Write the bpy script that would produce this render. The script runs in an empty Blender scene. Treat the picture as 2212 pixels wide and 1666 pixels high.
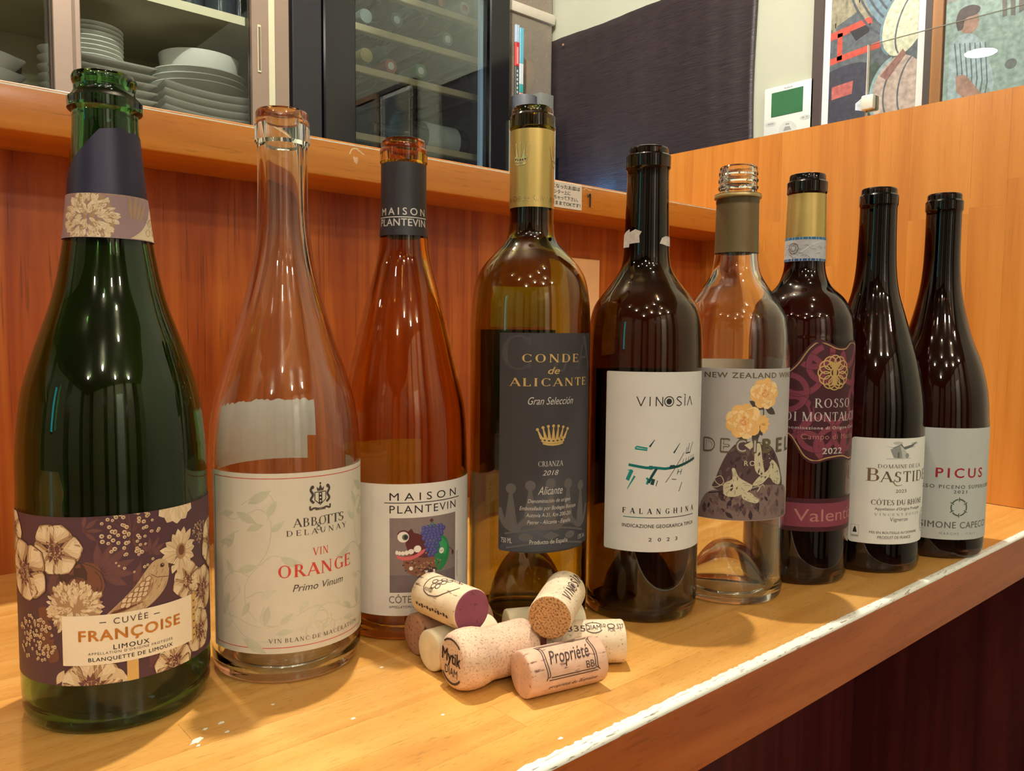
import bpy, bmesh, math, random
from mathutils import Vector, Matrix
from mathutils.geometry import tessellate_polygon
random.seed(7)
SC = bpy.context.scene
COL = SC.collection
# ------------------------------------------------------------------ camera
cam_d = bpy.data.cameras.new('camera'); cam = bpy.data.objects.new('camera', cam_d); COL.objects.link(cam)
cam_d.sensor_fit = 'HORIZONTAL'; cam_d.sensor_width = 36.0; cam_d.lens = 36.0*1717/2212
cam_d.clip_start = 0.01; cam_d.clip_end = 50
CR = Matrix(((0.75505851, 0.04002077, -0.65443486), (-0.65558908, 0.06049373, -0.75269082), (0.00946594, 0.99736595, 0.07191349)))
cam.matrix_world = Matrix.Translation((0, 0, 0.192)) @ CR.to_4x4()
SC.camera = cam
# ------------------------------------------------------------------ world, exposure
w = bpy.data.worlds.new('world'); SC.world = w; w.use_nodes = True
w.node_tree.nodes['Background'].inputs[0].default_value = (1.0, 0.86, 0.68, 1)
w.node_tree.nodes['Background'].inputs[1].default_value = 0.05
vs = SC.view_settings; vs.view_transform = 'Standard'; vs.look = 'None'; vs.gamma = 1; vs.use_curve_mapping = False
vs.exposure = 0.46
cy = SC.cycles
cy.max_bounces = 14; cy.transmission_bounces = 12; cy.glossy_bounces = 5; cy.diffuse_bounces = 3; cy.transparent_max_bounces = 16
cy.caustics_reflective = False; cy.caustics_refractive = True; cy.blur_glossy = 0.6
cy.sample_clamp_indirect = 6.0; cy.adaptive_threshold = 0.02; cy.use_denoising = True
# ------------------------------------------------------------------ lamps (position, watts, bulb radius, colour)
WARM = (1.0, 0.95, 0.84); NEUT = (1.0, 0.98, 0.90)
LAMPS = [  # x, y, z, power, radius, colour
    (0.43, 0.64, 1.585, 66.0, 0.016, (1.0, 0.96, 0.88)),      # above the shelf: casts the bottles' shadows
    (-2.42, 1.55, 1.585, 8.0, 0.07, NEUT),
    (0.18, 1.12, 1.585, 18.0, 0.03, NEUT),  # unseen lamp added to brighten the dish cabinet
    (-1.55, -0.35, 1.585, 8.0, 0.034, WARM),
    (-0.75, -0.75, 1.585, 7.0, 0.034, WARM),
    (-0.95, -1.55, 1.585, 15.0, 0.034, WARM),
    (-0.05, -0.65, 1.585, 4.0, 0.034, WARM),
    (0.05, -1.45, 1.585, 13.0, 0.034, WARM),
    (0.40, -0.35, 1.585, 4.0, 0.034, WARM),
    (0.50, -2.20, 1.585, 14.0, 0.034, WARM),
    (-1.9, -1.4, 1.585, 15.0, 0.034, WARM),
    (-0.35, -2.1, 1.585, 15.0, 0.034, WARM),
    (-1.2, 0.35, 1.585, 5.0, 0.034, WARM),
]
# ------------------------------------------------------------------ generic helpers
MM = 0.001
def srgb(r, g, b):
    f = lambda c: (c/12.92 if c <= .04045 else ((c+.055)/1.055)**2.4)
    return (f(r/255), f(g/255), f(b/255))
def nt(name):
    m = bpy.data.materials.new(name); m.use_nodes = True; t = m.node_tree
    return m, t, t.nodes['Principled BSDF'], t.links
def noise_bump(t, b, scale, strength, dist=0.0004, coord=None):
    n = t.nodes.new('ShaderNodeTexNoise'); n.inputs['Scale'].default_value = scale; n.inputs['Detail'].default_value = 4
    if coord is None:
        tc = t.nodes.new('ShaderNodeTexCoord'); coord = tc.outputs['Object']
    t.links.new(coord, n.inputs['Vector'])
    bp = t.nodes.new('ShaderNodeBump'); bp.inputs['Strength'].default_value = strength; bp.inputs['Distance'].default_value = dist
    t.links.new(n.outputs['Fac'], bp.inputs['Height']); t.links.new(bp.outputs['Normal'], b.inputs['Normal'])
def mat(name, col, rough=.5, metal=0., spec=.5, var=0.06, vscale=60., bump=0., coat=0., trans=0., subs=0.):
    m, t, b, L = nt(name)
    b.inputs['Roughness'].default_value = rough; b.inputs['Metallic'].default_value = metal
    b.inputs['Specular IOR Level'].default_value = spec; b.inputs['Coat Weight'].default_value = coat
    b.inputs['Coat Roughness'].default_value = .1
    tc = t.nodes.new('ShaderNodeTexCoord'); n = t.nodes.new('ShaderNodeTexNoise')
    n.inputs['Scale'].default_value = vscale; n.inputs['Detail'].default_value = 3
    L.new(tc.outputs['Object'], n.inputs['Vector'])
    r = t.nodes.new('ShaderNodeValToRGB'); e = r.color_ramp.elements
    e[0].position = .3; e[1].position = .7
    e[0].color = (*[c*(1-var) for c in col], 1); e[1].color = (*[min(1, c*(1+var)) for c in col], 1)
    L.new(n.outputs['Fac'], r.inputs['Fac']); L.new(r.outputs['Color'], b.inputs['Base Color'])
    if bump: noise_bump(t, b, vscale*3, bump, coord=tc.outputs['Object'])
    if trans:
        tr = t.nodes.new('ShaderNodeBsdfTranslucent'); L.new(r.outputs['Color'], tr.inputs['Color'])
        mx = t.nodes.new('ShaderNodeMixShader'); mx.inputs[0].default_value = trans
        out = t.nodes['Material Output']; L.new(b.outputs[0], mx.inputs[1]); L.new(tr.outputs[0], mx.inputs[2]); L.new(mx.outputs[0], out.inputs['Surface'])
    return m
def wood(name, cols, axis, grain=1.0, rough=.35, coat=.25, pore=.35, vary=.12, dash=None, bump=.15, wave=0.0, blotch=0.0, dist=.6):
    """cols: dark, mid, light. axis: the grain direction."""
    m, t, b, L = nt(name)
    g = t.nodes.new('ShaderNodeNewGeometry'); oi = t.nodes.new('ShaderNodeObjectInfo')
    rv = t.nodes.new('ShaderNodeVectorMath'); rv.operation = 'MULTIPLY_ADD'
    cmb = t.nodes.new('ShaderNodeCombineXYZ')
    for i in range(3): L.new(oi.outputs['Random'], cmb.inputs[i])
    L.new(cmb.outputs[0], rv.inputs[0]); rv.inputs[1].default_value = (3.1, 2.3, 1.7); L.new(g.outputs['Position'], rv.inputs[2])
    sc = {'X': (3, 45, 45), 'Y': (45, 3, 45), 'Z': (45, 45, 2.2)}[axis]
    fs = {'X': (40, 700, 700), 'Y': (700, 40, 700), 'Z': (700, 700, 18)}[axis]
    def tex(s, detail, rough_, dist=0.):
        mp = t.nodes.new('ShaderNodeMapping'); mp.inputs['Scale'].default_value = tuple(c*grain for c in s)
        L.new(rv.outputs[0], mp.inputs['Vector'])
        n = t.nodes.new('ShaderNodeTexNoise'); n.inputs['Scale'].default_value = 1; n.inputs['Detail'].default_value = detail
        n.inputs['Roughness'].default_value = rough_; n.inputs['Distortion'].default_value = dist
        L.new(mp.outputs[0], n.inputs['Vector']); return n
    n1 = tex(sc, 4, .55, dist); n2 = tex(dash or fs, 2 if dash else 3, .6)
    r = t.nodes.new('ShaderNodeValToRGB'); el = r.color_ramp.elements
    el[0].position = .28; el[0].color = (*cols[0], 1); el[1].position = .72; el[1].color = (*cols[2], 1)
    e = el.new(.5); e.color = (*cols[1], 1)
    fac = n1.outputs['Fac']
    if wave:
        mp = t.nodes.new('ShaderNodeMapping'); mp.inputs['Scale'].default_value = {'X': (.6, 30, 30), 'Z': (30, 30, .6)}[axis]
        L.new(rv.outputs[0], mp.inputs['Vector'])
        wv = t.nodes.new('ShaderNodeTexWave'); wv.inputs['Scale'].default_value = 1.6; wv.inputs['Distortion'].default_value = 5; wv.inputs['Detail'].default_value = 3; wv.inputs['Detail Scale'].default_value = .8
        wv.bands_direction = 'X'; L.new(mp.outputs[0], wv.inputs['Vector'])
        mm = t.nodes.new('ShaderNodeMix'); mm.inputs[0].default_value = wave; L.new(n1.outputs['Fac'], mm.inputs[2]); L.new(wv.outputs['Fac'], mm.inputs[3]); fac = mm.outputs[0]
    if blotch:
        nb_ = t.nodes.new('ShaderNodeTexNoise'); nb_.inputs['Scale'].default_value = 9; nb_.inputs['Detail'].default_value = 3; L.new(rv.outputs[0], nb_.inputs['Vector'])
        ma = t.nodes.new('ShaderNodeMath'); ma.operation = 'MULTIPLY_ADD'; L.new(nb_.outputs['Fac'], ma.inputs[0]); ma.inputs[1].default_value = blotch; 
        ms = t.nodes.new('ShaderNodeMath'); ms.operation = 'SUBTRACT'; L.new(fac, ms.inputs[0]); ms.inputs[1].default_value = blotch/2; L.new(ms.outputs[0], ma.inputs[2]); fac = ma.outputs[0]
    L.new(fac, r.inputs['Fac'])
    pr = t.nodes.new('ShaderNodeValToRGB'); pe = pr.color_ramp.elements
    pe[0].position = .30; pe[0].color = (1-pore, 1-pore, 1-pore, 1); pe[1].position = .42; pe[1].color = (1, 1, 1, 1)
    L.new(n2.outputs['Fac'], pr.inputs['Fac'])
    mul = t.nodes.new('ShaderNodeMix'); mul.data_type = 'RGBA'; mul.blend_type = 'MULTIPLY'; mul.inputs[0].default_value = 1
    L.new(r.outputs['Color'], mul.inputs[6]); L.new(pr.outputs['Color'], mul.inputs[7])
    hs = t.nodes.new('ShaderNodeHueSaturation')
    mr = t.nodes.new('ShaderNodeMapRange'); mr.inputs[3].default_value = 1-vary; mr.inputs[4].default_value = 1+vary
    L.new(oi.outputs['Random'], mr.inputs[0]); L.new(mr.outputs[0], hs.inputs['Value']); L.new(mul.outputs[2], hs.inputs['Color'])
    L.new(hs.outputs[0], b.inputs['Base Color'])
    b.inputs['Roughness'].default_value = rough; b.inputs['Coat Weight'].default_value = coat; b.inputs['Coat Roughness'].default_value = .18
    bp = t.nodes.new('ShaderNodeBump'); bp.inputs['Strength'].default_value = bump; bp.inputs['Distance'].default_value = .0004
    L.new(n2.outputs['Fac'], bp.inputs['Height']); L.new(bp.outputs[0], b.inputs['Normal'])
    return m
def glass(name, col, rough=0.0, ior=1.5, neck=None):
    """clear or tinted glass: col is what one surface lets through; reflections stay white"""
    m, t, b, L = nt(name)
    b.inputs['Roughness'].default_value = rough; b.inputs['IOR'].default_value = ior; b.inputs['Transmission Weight'].default_value = 1
    # faint colour drift and ripple in the cast glass
    tc = t.nodes.new('ShaderNodeTexCoord'); n = t.nodes.new('ShaderNodeTexNoise'); n.inputs['Scale'].default_value = 22; n.inputs['Detail'].default_value = 1
    L.new(tc.outputs['Object'], n.inputs['Vector'])
    r = t.nodes.new('ShaderNodeValToRGB'); e = r.color_ramp.elements
    e[0].color = (*[(c*.97)**2 for c in col], 1); e[1].color = (*[min(1, c*1.02)**2 for c in col], 1)
    L.new(n.outputs['Fac'], r.inputs['Fac']); out_ = r.outputs['Color']
    if neck:  # the wall of the neck is much thicker, so its glass is deeper in colour
        z0, z1, k = neck; sx = t.nodes.new('ShaderNodeSeparateXYZ'); L.new(tc.outputs['Object'], sx.inputs[0])
        mr = t.nodes.new('ShaderNodeMapRange'); mr.inputs[1].default_value = z0*MM; mr.inputs[2].default_value = z1*MM; L.new(sx.outputs['Z'], mr.inputs[0])
        mx = t.nodes.new('ShaderNodeMix'); mx.data_type = 'RGBA'; L.new(mr.outputs[0], mx.inputs[0]); L.new(out_, mx.inputs[6]); mx.inputs[7].default_value = (*[(c**k)**2 for c in col], 1); out_ = mx.outputs[2]
    L.new(out_, b.inputs['Base Color'])
    bp = t.nodes.new('ShaderNodeBump'); bp.inputs['Strength'].default_value = .18; bp.inputs['Distance'].default_value = .0008
    L.new(n.outputs['Fac'], bp.inputs['Height']); L.new(bp.outputs[0], b.inputs['Normal'])
    return m
def sheet_glass(name, col, refl=1.0):
    """flat panes: they let light straight through and mirror by Fresnel"""
    m, t, b, L = nt(name); t.nodes.remove(b)
    tr = t.nodes.new('ShaderNodeBsdfTransparent'); gl = t.nodes.new('ShaderNodeBsdfGlossy'); gl.inputs['Roughness'].default_value = 0
    n = t.nodes.new('ShaderNodeTexNoise'); n.inputs['Scale'].default_value = 6; r = t.nodes.new('ShaderNodeValToRGB'); e = r.color_ramp.elements
    e[0].color = (*[c*.985 for c in col], 1); e[1].color = (*col, 1); L.new(n.outputs['Fac'], r.inputs['Fac']); L.new(r.outputs['Color'], tr.inputs['Color'])
    fr = t.nodes.new('ShaderNodeFresnel'); fr.inputs['IOR'].default_value = 1.45
    mx = t.nodes.new('ShaderNodeMixShader'); L.new(fr.outputs[0], mx.inputs[0]); L.new(tr.outputs[0], mx.inputs[1]); L.new(gl.outputs[0], mx.inputs[2]); L.new(mx.outputs[0], t.nodes['Material Output'].inputs['Surface'])
    return m
def emit(name, col, s):
    m, t, b, L = nt(name)
    b.inputs['Base Color'].default_value = (*col, 1); b.inputs['Emission Color'].default_value = (*col, 1); b.inputs['Emission Strength'].default_value = s
    return m
def tag(o, label=None, cat=None, group=None, kind=None):
    if label: o['label'] = label
    if cat: o['category'] = cat
    if group: o['group'] = group
    if kind: o['kind'] = kind
    return o
def empty(name, loc=(0, 0, 0), rz=0):
    o = bpy.data.objects.new(name, None); COL.objects.link(o); o.location = loc; o.rotation_euler.z = rz
    o.empty_display_size = .02
    return o
def link(name, me, m=None, parent=None, smooth=None):
    o = bpy.data.objects.new(name, me); COL.objects.link(o)
    if m is not None:
        for k in (m if isinstance(m, (list, tuple)) else [m]): me.materials.append(k)
    if parent is not None: o.parent = parent
    if smooth is not None: me.shade_smooth() if smooth else me.shade_flat()
    return o
def pydata(name, v, f, m=None, parent=None, smooth=None):
    me = bpy.data.meshes.new(name); me.from_pydata(v, [], f); me.update()
    return link(name, me, m, parent, smooth)
def box_mesh(name, x0, x1, y0, y1, z0, z1, bev=0., seg=2):
    bm = bmesh.new()
    v = [bm.verts.new((x, y, z)) for x in (x0, x1) for y in (y0, y1) for z in (z0, z1)]
    for q in ((0, 1, 3, 2), (4, 6, 7, 5), (0, 4, 5, 1), (2, 3, 7, 6), (0, 2, 6, 4), (1, 5, 7, 3)): bm.faces.new([v[i] for i in q])
    if bev: bmesh.ops.bevel(bm, geom=bm.edges[:], offset=bev, segments=seg, affect='EDGES', profile=.5)
    me = bpy.data.meshes.new(name); bm.to_mesh(me); bm.free()
    return me
def box(name, x0, x1, y0, y1, z0, z1, m, parent=None, bev=0., seg=2):
    me = box_mesh(name, x0, x1, y0, y1, z0, z1, bev, seg)
    o = link(name, me, m, parent)
    if bev: me.shade_smooth(); me.set_sharp_from_angle(angle=.6)
    return o
def lathe_vf(prof, n=64, closed=False):
    """prof: list of (r, z), r may be 0 at the ends"""
    v = []; f = []; rings = []
    for r, z in prof:
        if r < 1e-7: rings.append([len(v)]); v.append((0, 0, z))
        else:
            s = len(v); rings.append(list(range(s, s+n)))
            for k in range(n):
                a = 2*math.pi*k/n; v.append((r*math.cos(a), r*math.sin(a), z))
    pairs = list(zip(rings, rings[1:])) + ([(rings[-1], rings[0])] if closed else [])
    for a, b in pairs:
        for k in range(n):
            k2 = (k+1) % n
            if len(a) == 1 and len(b) == 1: break
            if len(a) == 1: f.append((a[0], b[k2], b[k]))
            elif len(b) == 1: f.append((a[k], a[k2], b[0]))
            else: f.append((a[k], a[k2], b[k2], b[k]))
    return v, f
def lathe(name, prof, m, parent=None, n=64, sharp=.7, closed=False):
    v, f = lathe_vf(prof, n, closed); o = pydata(name, v, f, m, parent, True)
    o.data.set_sharp_from_angle(angle=sharp)
    return o
def catmull(pts, sub=5):
    out = []
    P = [pts[0]] + list(pts) + [pts[-1]]
    for i in range(1, len(P)-2):
        p0, p1, p2, p3 = P[i-1:i+3]
        for s in range(sub):
            t = s/sub
            out.append(tuple(.5*((2*p1[k]) + (-p0[k]+p2[k])*t + (2*p0[k]-5*p1[k]+4*p2[k]-p3[k])*t*t + (-p0[k]+3*p1[k]-3*p2[k]+p3[k])*t**3) for k in range(2)))
    out.append(tuple(pts[-1])); return out
def copy_tree(o, parent=None):
    c = o.copy(); COL.objects.link(c)
    if parent is not None: c.parent = parent
    for ch in list(o.children): copy_tree(ch, c)
    return c
# ------------------------------------------------------------------ lettering
_tc = {}
def text_mesh(s, bold=0., shear=0., track=1.):
    k = (s, bold, shear, track)
    if k in _tc: return _tc[k]
    cu = bpy.data.curves.new('t', 'FONT'); cu.body = s; cu.size = 1; cu.resolution_u = 3; cu.shear = shear
    cu.offset = bold; cu.space_character = track; cu.fill_mode = 'FRONT'
    ob = bpy.data.objects.new('t', cu); COL.objects.link(ob); bpy.context.view_layer.update()
    dg = bpy.context.evaluated_depsgraph_get(); me = bpy.data.meshes.new_from_object(ob.evaluated_get(dg))
    v = [(p.co.x, p.co.y) for p in me.vertices]; f = [tuple(p.vertices) for p in me.polygons]
    bpy.data.objects.remove(ob); bpy.data.curves.remove(cu); bpy.data.meshes.remove(me)
    _tc[k] = (v, f); return v, f
CAP = max(p[1] for p in text_mesh('H')[0])
# hand-drawn roman capitals with thick and thin strokes: v stem, d diagonal, h bar, a arc, k tick serif
ROM = {
 'A': (.78, 'd .06 0 .40 1 t b|d .38 1 .72 0 T e|h .2 .58 .34'),
 'B': (.66, 'v .15|h .15 .36 .97|h .15 .38 .53|h .15 .38 .03|a .36 .75 .19 .235 -90 90|a .37 .28 .24 .265 -90 90'),
 'C': (.78, 'a .44 .5 .37 .5 48 312|k .69 .72 .95|k .69 .05 .25'),
 'D': (.82, 'v .15|h .15 .42 .97|h .15 .42 .03|a .40 .5 .35 .485 -90 90'),
 'E': (.64, 'v .15|h .15 .56 .97|h .15 .46 .52|h .15 .58 .03|k .56 .80 1|k .58 0 .2|k .46 .42 .62'),
 'F': (.6, 'v .15|h .15 .56 .97|h .15 .46 .52|k .56 .80 1|k .46 .42 .62'),
 'G': (.82, 'a .44 .5 .37 .5 48 312|k .69 .74 .95|s .69 .05 .42|h .54 .8 .42'),
 'H': (.84, 'v .15|v .69|h .15 .69 .52'),
 'I': (.34, 'v .17'),
 'L': (.62, 'v .15|h .15 .56 .03|k .56 0 .24'),
 'M': (1.0, 'w .15|d .15 1 .5 0 T -|d .5 0 .85 1 t -|v .85'),
 'N': (.84, 'w .13|d .13 1 .69 0 T -|w .69'),
 'O': (.88, 'a .44 .5 .37 .5 0 360'),
 'P': (.62, 'v .15|h .15 .36 .97|h .15 .36 .48|a .34 .725 .22 .26 -90 90'),
 'Q': (.88, 'a .44 .5 .37 .5 0 360|d .46 .12 .8 -.16 T -'),
 'R': (.72, 'v .15|h .15 .36 .97|h .15 .36 .50|a .34 .735 .21 .25 -90 90|d .34 .5 .66 0 T e'),
 'S': (.58, 'a .29 .74 .2 .25 40 250|a .29 .26 .22 .26 -140 90|d .12 .62 .46 .40 T -|k .47 .76 .94|k .07 .06 .26'),
 'T': (.68, 'v .34|h .04 .64 .97|k .05 .76 1|k .63 .76 1'),
 'U': (.82, 'p .15 .36|y .66 .36|a .405 .38 .255 .38 180 360'),
 'V': (.78, 'd .07 1 .40 0 T s|d .38 0 .71 1 t e2'),
 'Y': (.76, 'd .06 1 .38 .46 T s|d .36 .46 .7 1 t e2|p2 .37 .48'),
 'Z': (.68, 'd .08 0 .58 1 T -|h .08 .6 .97|h .06 .62 .03|k .09 .78 1|k .61 0 .22'),
}
def roman(s, wt=1., track=.08):
    """capitals (and accents) as flat polygons, height 1"""
    T, t = .135*wt, .055*wt
    V = []; F = []
    def quad(p):
        i = len(V); V.extend(p); F.append(tuple(range(i, i+len(p))))
    def rect(x0, x1, y0, y1): quad([(x0, y0), (x1, y0), (x1, y1), (x0, y1)])
    def ser(x, y, w_): rect(x-w_, x+w_, y, y+.035)
    cx = 0
    for ch in s:
        acc = None
        base = {'É': 'E', 'Ô': 'O', 'Ì': 'I', 'Ò': 'O'}.get(ch, ch)
        if base != ch: acc = ch
        if base == ' ': cx += .32; continue
        if base == "'" : rect(cx+.05, cx+.11, .72, 1); cx += .18; continue
        if base not in ROM: cx += .3; continue
        wd, st = ROM[base]
        for item in st.split('|'):
            a = item.split(); k = a[0]; q = [float(x) if x.replace('.', '', 1).replace('-', '', 1).isdigit() else x for x in a[1:]]
            if k == 'v': rect(cx+q[0]-T/2, cx+q[0]+T/2, 0, 1); ser(cx+q[0], 0, .13); ser(cx+q[0], .965, .13)
            elif k == 'w': rect(cx+q[0]-t/2, cx+q[0]+t/2, 0, 1); ser(cx+q[0], 0, .1); ser(cx+q[0], .965, .1)
            elif k == 'p': rect(cx+q[0]-T/2, cx+q[0]+T/2, q[1], 1); ser(cx+q[0], .965, .13)
            elif k == 'y': rect(cx+q[0]-t/2, cx+q[0]+t/2, q[1], 1); ser(cx+q[0], .965, .1)
            elif k == 'p2': rect(cx+q[0]-T/2, cx+q[0]+T/2, 0, q[1]); ser(cx+q[0], 0, .13)
            elif k == 's': rect(cx+q[0]-T/2, cx+q[0]+T/2, q[1], q[2])
            elif k == 'h': rect(cx+q[0], cx+q[1], q[2]-t/2, q[2]+t/2)
            elif k == 'k': rect(cx+q[0]-t/2, cx+q[0]+t/2, q[1], q[2])
            elif k == 'd':
                x0, y0, x1, y1 = q[:4]; hw = (T if q[4] == 'T' else t)*.56
                quad([(cx+x0-hw, y0), (cx+x0+hw, y0), (cx+x1+hw, y1), (cx+x1-hw, y1)] if y0 < y1 else [(cx+x1-hw, y1), (cx+x1+hw, y1), (cx+x0+hw, y0), (cx+x0-hw, y0)])
                e = q[5]
                if e == 'b': ser(cx+x0, y0, .11)
                if e == 'e': ser(cx+x1, y1, .13)
                if e == 's': ser(cx+x0, .965, .13)
                if e == 'e2': ser(cx+x1, .965, .11)
            elif k == 'a':
                x, y, rx, ry, a0, a1 = q; n = max(6, int((a1-a0)/14))
                for i in range(n):
                    pp = []
                    for j in (i, i+1):
                        an = math.radians(a0+(a1-a0)*j/n); c_, s_ = math.cos(an), math.sin(an); th = t+(T-t)*abs(c_)**1.6
                        pp.append(((cx+x+rx*c_, y+ry*s_), (cx+x+(rx-th)*c_, y+(ry-t*1.0)*s_)))
                    quad([pp[0][0], pp[1][0], pp[1][1], pp[0][1]])
        if acc:
            mx = cx+wd/2
            if acc == 'É': quad([(mx-.06, 1.08), (mx+.02, 1.08), (mx+.14, 1.27), (mx+.04, 1.27)])
            elif acc in 'ÌÒ': quad([(mx-.02, 1.08), (mx+.06, 1.08), (mx-.04, 1.27), (mx-.14, 1.27)])
            else:
                quad([(mx-.16, 1.08), (mx-.10, 1.08), (mx+.02, 1.26), (mx-.02, 1.26)]); quad([(mx+.10, 1.08), (mx+.16, 1.08), (mx+.02, 1.26), (mx-.02, 1.26)])
        cx += wd + track
    return V, F
class Ink:
    """flat print: collects 2-D shapes in millimetres, then lays them on a surface"""
    def __init__(s): s.items = []
    def add(s, v, f, m, layer=1): s.items.append((v, f, m, layer)); return s
    def poly(s, pts, m, layer=1):
        tris = tessellate_polygon([[Vector((x, y, 0)) for x, y in pts]])
        f = []
        for a, b, c in tris:
            (x0, y0), (x1, y1), (x2, y2) = pts[a], pts[b], pts[c]
            f.append((a, b, c) if (x1-x0)*(y2-y0)-(x2-x0)*(y1-y0) > 0 else (a, c, b))
        return s.add(list(pts), f, m, layer)
    def rect(s, x0, x1, y0, y1, m, layer=1): return s.add([(x0, y0), (x1, y0), (x1, y1), (x0, y1)], [(0, 1, 2, 3)], m, layer)
    def ell(s, cx, cy_, rx, ry, m, layer=1, rot=0., n=16, a0=0., a1=360.):
        c, q = math.cos(math.radians(rot)), math.sin(math.radians(rot)); pts = []
        full = abs(a1-a0-360) < 1e-6
        for k in range(n if full else n+1):
            a = math.radians(a0+(a1-a0)*k/n); x, y = rx*math.cos(a), ry*math.sin(a)
            pts.append((cx+x*c-y*q, cy_+x*q+y*c))
        return s.poly(pts, m, layer)
    def ring(s, cx, cy_, rx, ry, wd, m, layer=1, a0=0., a1=360., n=28, rot=0.):
        v = []; f = []; c, q = math.cos(math.radians(rot)), math.sin(math.radians(rot))
        for k in range(n+1):
            a = math.radians(a0+(a1-a0)*k/n)
            for d in (wd/2, -wd/2):
                x, y = (rx+d)*math.cos(a), (ry+d)*math.sin(a); v.append((cx+x*c-y*q, cy_+x*q+y*c))
        for k in range(n): f.append((2*k, 2*k+2, 2*k+3, 2*k+1))
        return s.add(v, f, m, layer)
    def line(s, pts, wd, m, layer=1, taper=None):
        v = []; f = []; n = len(pts)
        for i, (x, y) in enumerate(pts):
            x0, y0 = pts[max(0, i-1)]; x1, y1 = pts[min(n-1, i+1)]
            dx, dy = x1-x0, y1-y0; l = math.hypot(dx, dy) or 1
            h = wd/2*(1 if taper is None else (1-(1-taper)*i/(n-1)))
            v += [(x-dy/l*h, y+dx/l*h), (x+dy/l*h, y-dx/l*h)]
        for i in range(n-1): f.append((2*i, 2*i+1, 2*i+3, 2*i+2))
        return s.add(v, f, m, layer)
    def curve(s, pts, wd, m, layer=1, taper=None): return s.line(catmull(pts, 6), wd, m, layer, taper)
    def petal(s, cx, cy_, ang, r0, r1, wd, m, layer=1, tip=.7, n=9):
        """leaf or petal from radius r0 to r1; tip: where it is widest"""
        c, q = math.cos(math.radians(ang)), math.sin(math.radians(ang)); up = []; dn = []
        for k in range(n+1):
            t = k/n; h = wd/2*math.sin(math.pi*t**(math.log(.5)/math.log(tip)))
            x = r0+(r1-r0)*t
            up.append((cx+x*c-h*q, cy_+x*q+h*c)); dn.append((cx+x*c+h*q, cy_+x*q-h*c))
        return s.poly(dn+up[::-1][1:-1], m, layer)
    def _fit(s, v, f, u0, u1, z, h, cap, m, layer):
        x0 = min(p[0] for p in v); x1 = max(p[0] for p in v)
        kx = (u1-u0)/(x1-x0); ky = h/cap
        return s.add([(u0+(x-x0)*kx, z+y*ky) for x, y in v], f, m, layer)
    def text(s, st, u0, u1, z, h, m, layer=2, bold=0., shear=0., track=1.):
        v, f = text_mesh(st, 0., shear, track); n = len(v)
        if bold > 0:  # heavier strokes: the same letters laid over one another a hair apart
            d = bold*1.3; V = []; F = []
            for i, (dx, dy) in enumerate(((-d, 0), (d, 0), (0, d*.7), (0, -d*.7))):
                V += [(x+dx, y+dy) for x, y in v]; F += [tuple(k+i*n for k in q) for q in f]
            v, f = V, F
        return s._fit(v, f, u0, u1, z, h, CAP, m, layer)
    def rom(s, st, u0, u1, z, h, m, layer=2, wt=1., track=.08):
        v, f = roman(st, wt, track); return s._fit(v, f, u0, u1, z, h, 1., m, layer)
    def clip(s, u0, u1, z0, z1):
        """keeps only what lies inside a rectangle"""
        out = []
        for v, f, m, l in s.items:
            if all(u0 <= x <= u1 and z0 <= y <= z1 for x, y in v): out.append((v, f, m, l)); continue
            nv = []; nf = []
            for q in f:
                P = [v[i] for i in q]
                for ax, lim, sg in ((0, u0, 1), (0, u1, -1), (1, z0, 1), (1, z1, -1)):
                    R = []
                    for i in range(len(P)):
                        a, b = P[i-1], P[i]; da, db = sg*(a[ax]-lim), sg*(b[ax]-lim)
                        if (da >= 0) != (db >= 0):
                            t = da/(da-db); R.append((a[0]+(b[0]-a[0])*t, a[1]+(b[1]-a[1])*t))
                        if db >= 0: R.append(b)
                    P = R
                    if len(P) < 3: break
                if len(P) >= 3: k = len(nv); nv += P; nf.append(tuple(range(k, k+len(P))))
            if nf: out.append((nv, nf, m, l))
        s.items = out; return s
    def build(s, name, frame, parent, step=4.0, gap=.06, zstep=0):
        mats = []; bm = bmesh.new()
        for v, f, m, layer in s.items:
            if m not in mats: mats.append(m)
            mi = mats.index(m); vs_ = [bm.verts.new((x, y, layer*gap)) for x, y in v]
            for q in f:
                try: fc = bm.faces.new([vs_[i] for i in q]); fc.material_index = mi
                except ValueError: pass
        if step:
            xs = [v.co.x for v in bm.verts]; a = math.floor(min(xs)/step)*step+step
            while a < max(xs):
                bmesh.ops.bisect_plane(bm, geom=bm.verts[:]+bm.edges[:]+bm.faces[:], plane_co=(a, 0, 0), plane_no=(1, 0, 0), dist=1e-4)
                a += step
        if zstep:
            ys_ = [v.co.y for v in bm.verts]; a = math.floor(min(ys_)/zstep)*zstep+zstep
            while a < max(ys_):
                bmesh.ops.bisect_plane(bm, geom=bm.verts[:]+bm.edges[:]+bm.faces[:], plane_co=(0, a, 0), plane_no=(0, 1, 0), dist=1e-4); a += zstep
        for v in bm.verts: v.co = frame(v.co.x*MM, v.co.y*MM, v.co.z*MM)
        me = bpy.data.meshes.new(name); bm.to_mesh(me); bm.free()
        return link(name, me, mats, parent)
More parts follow.
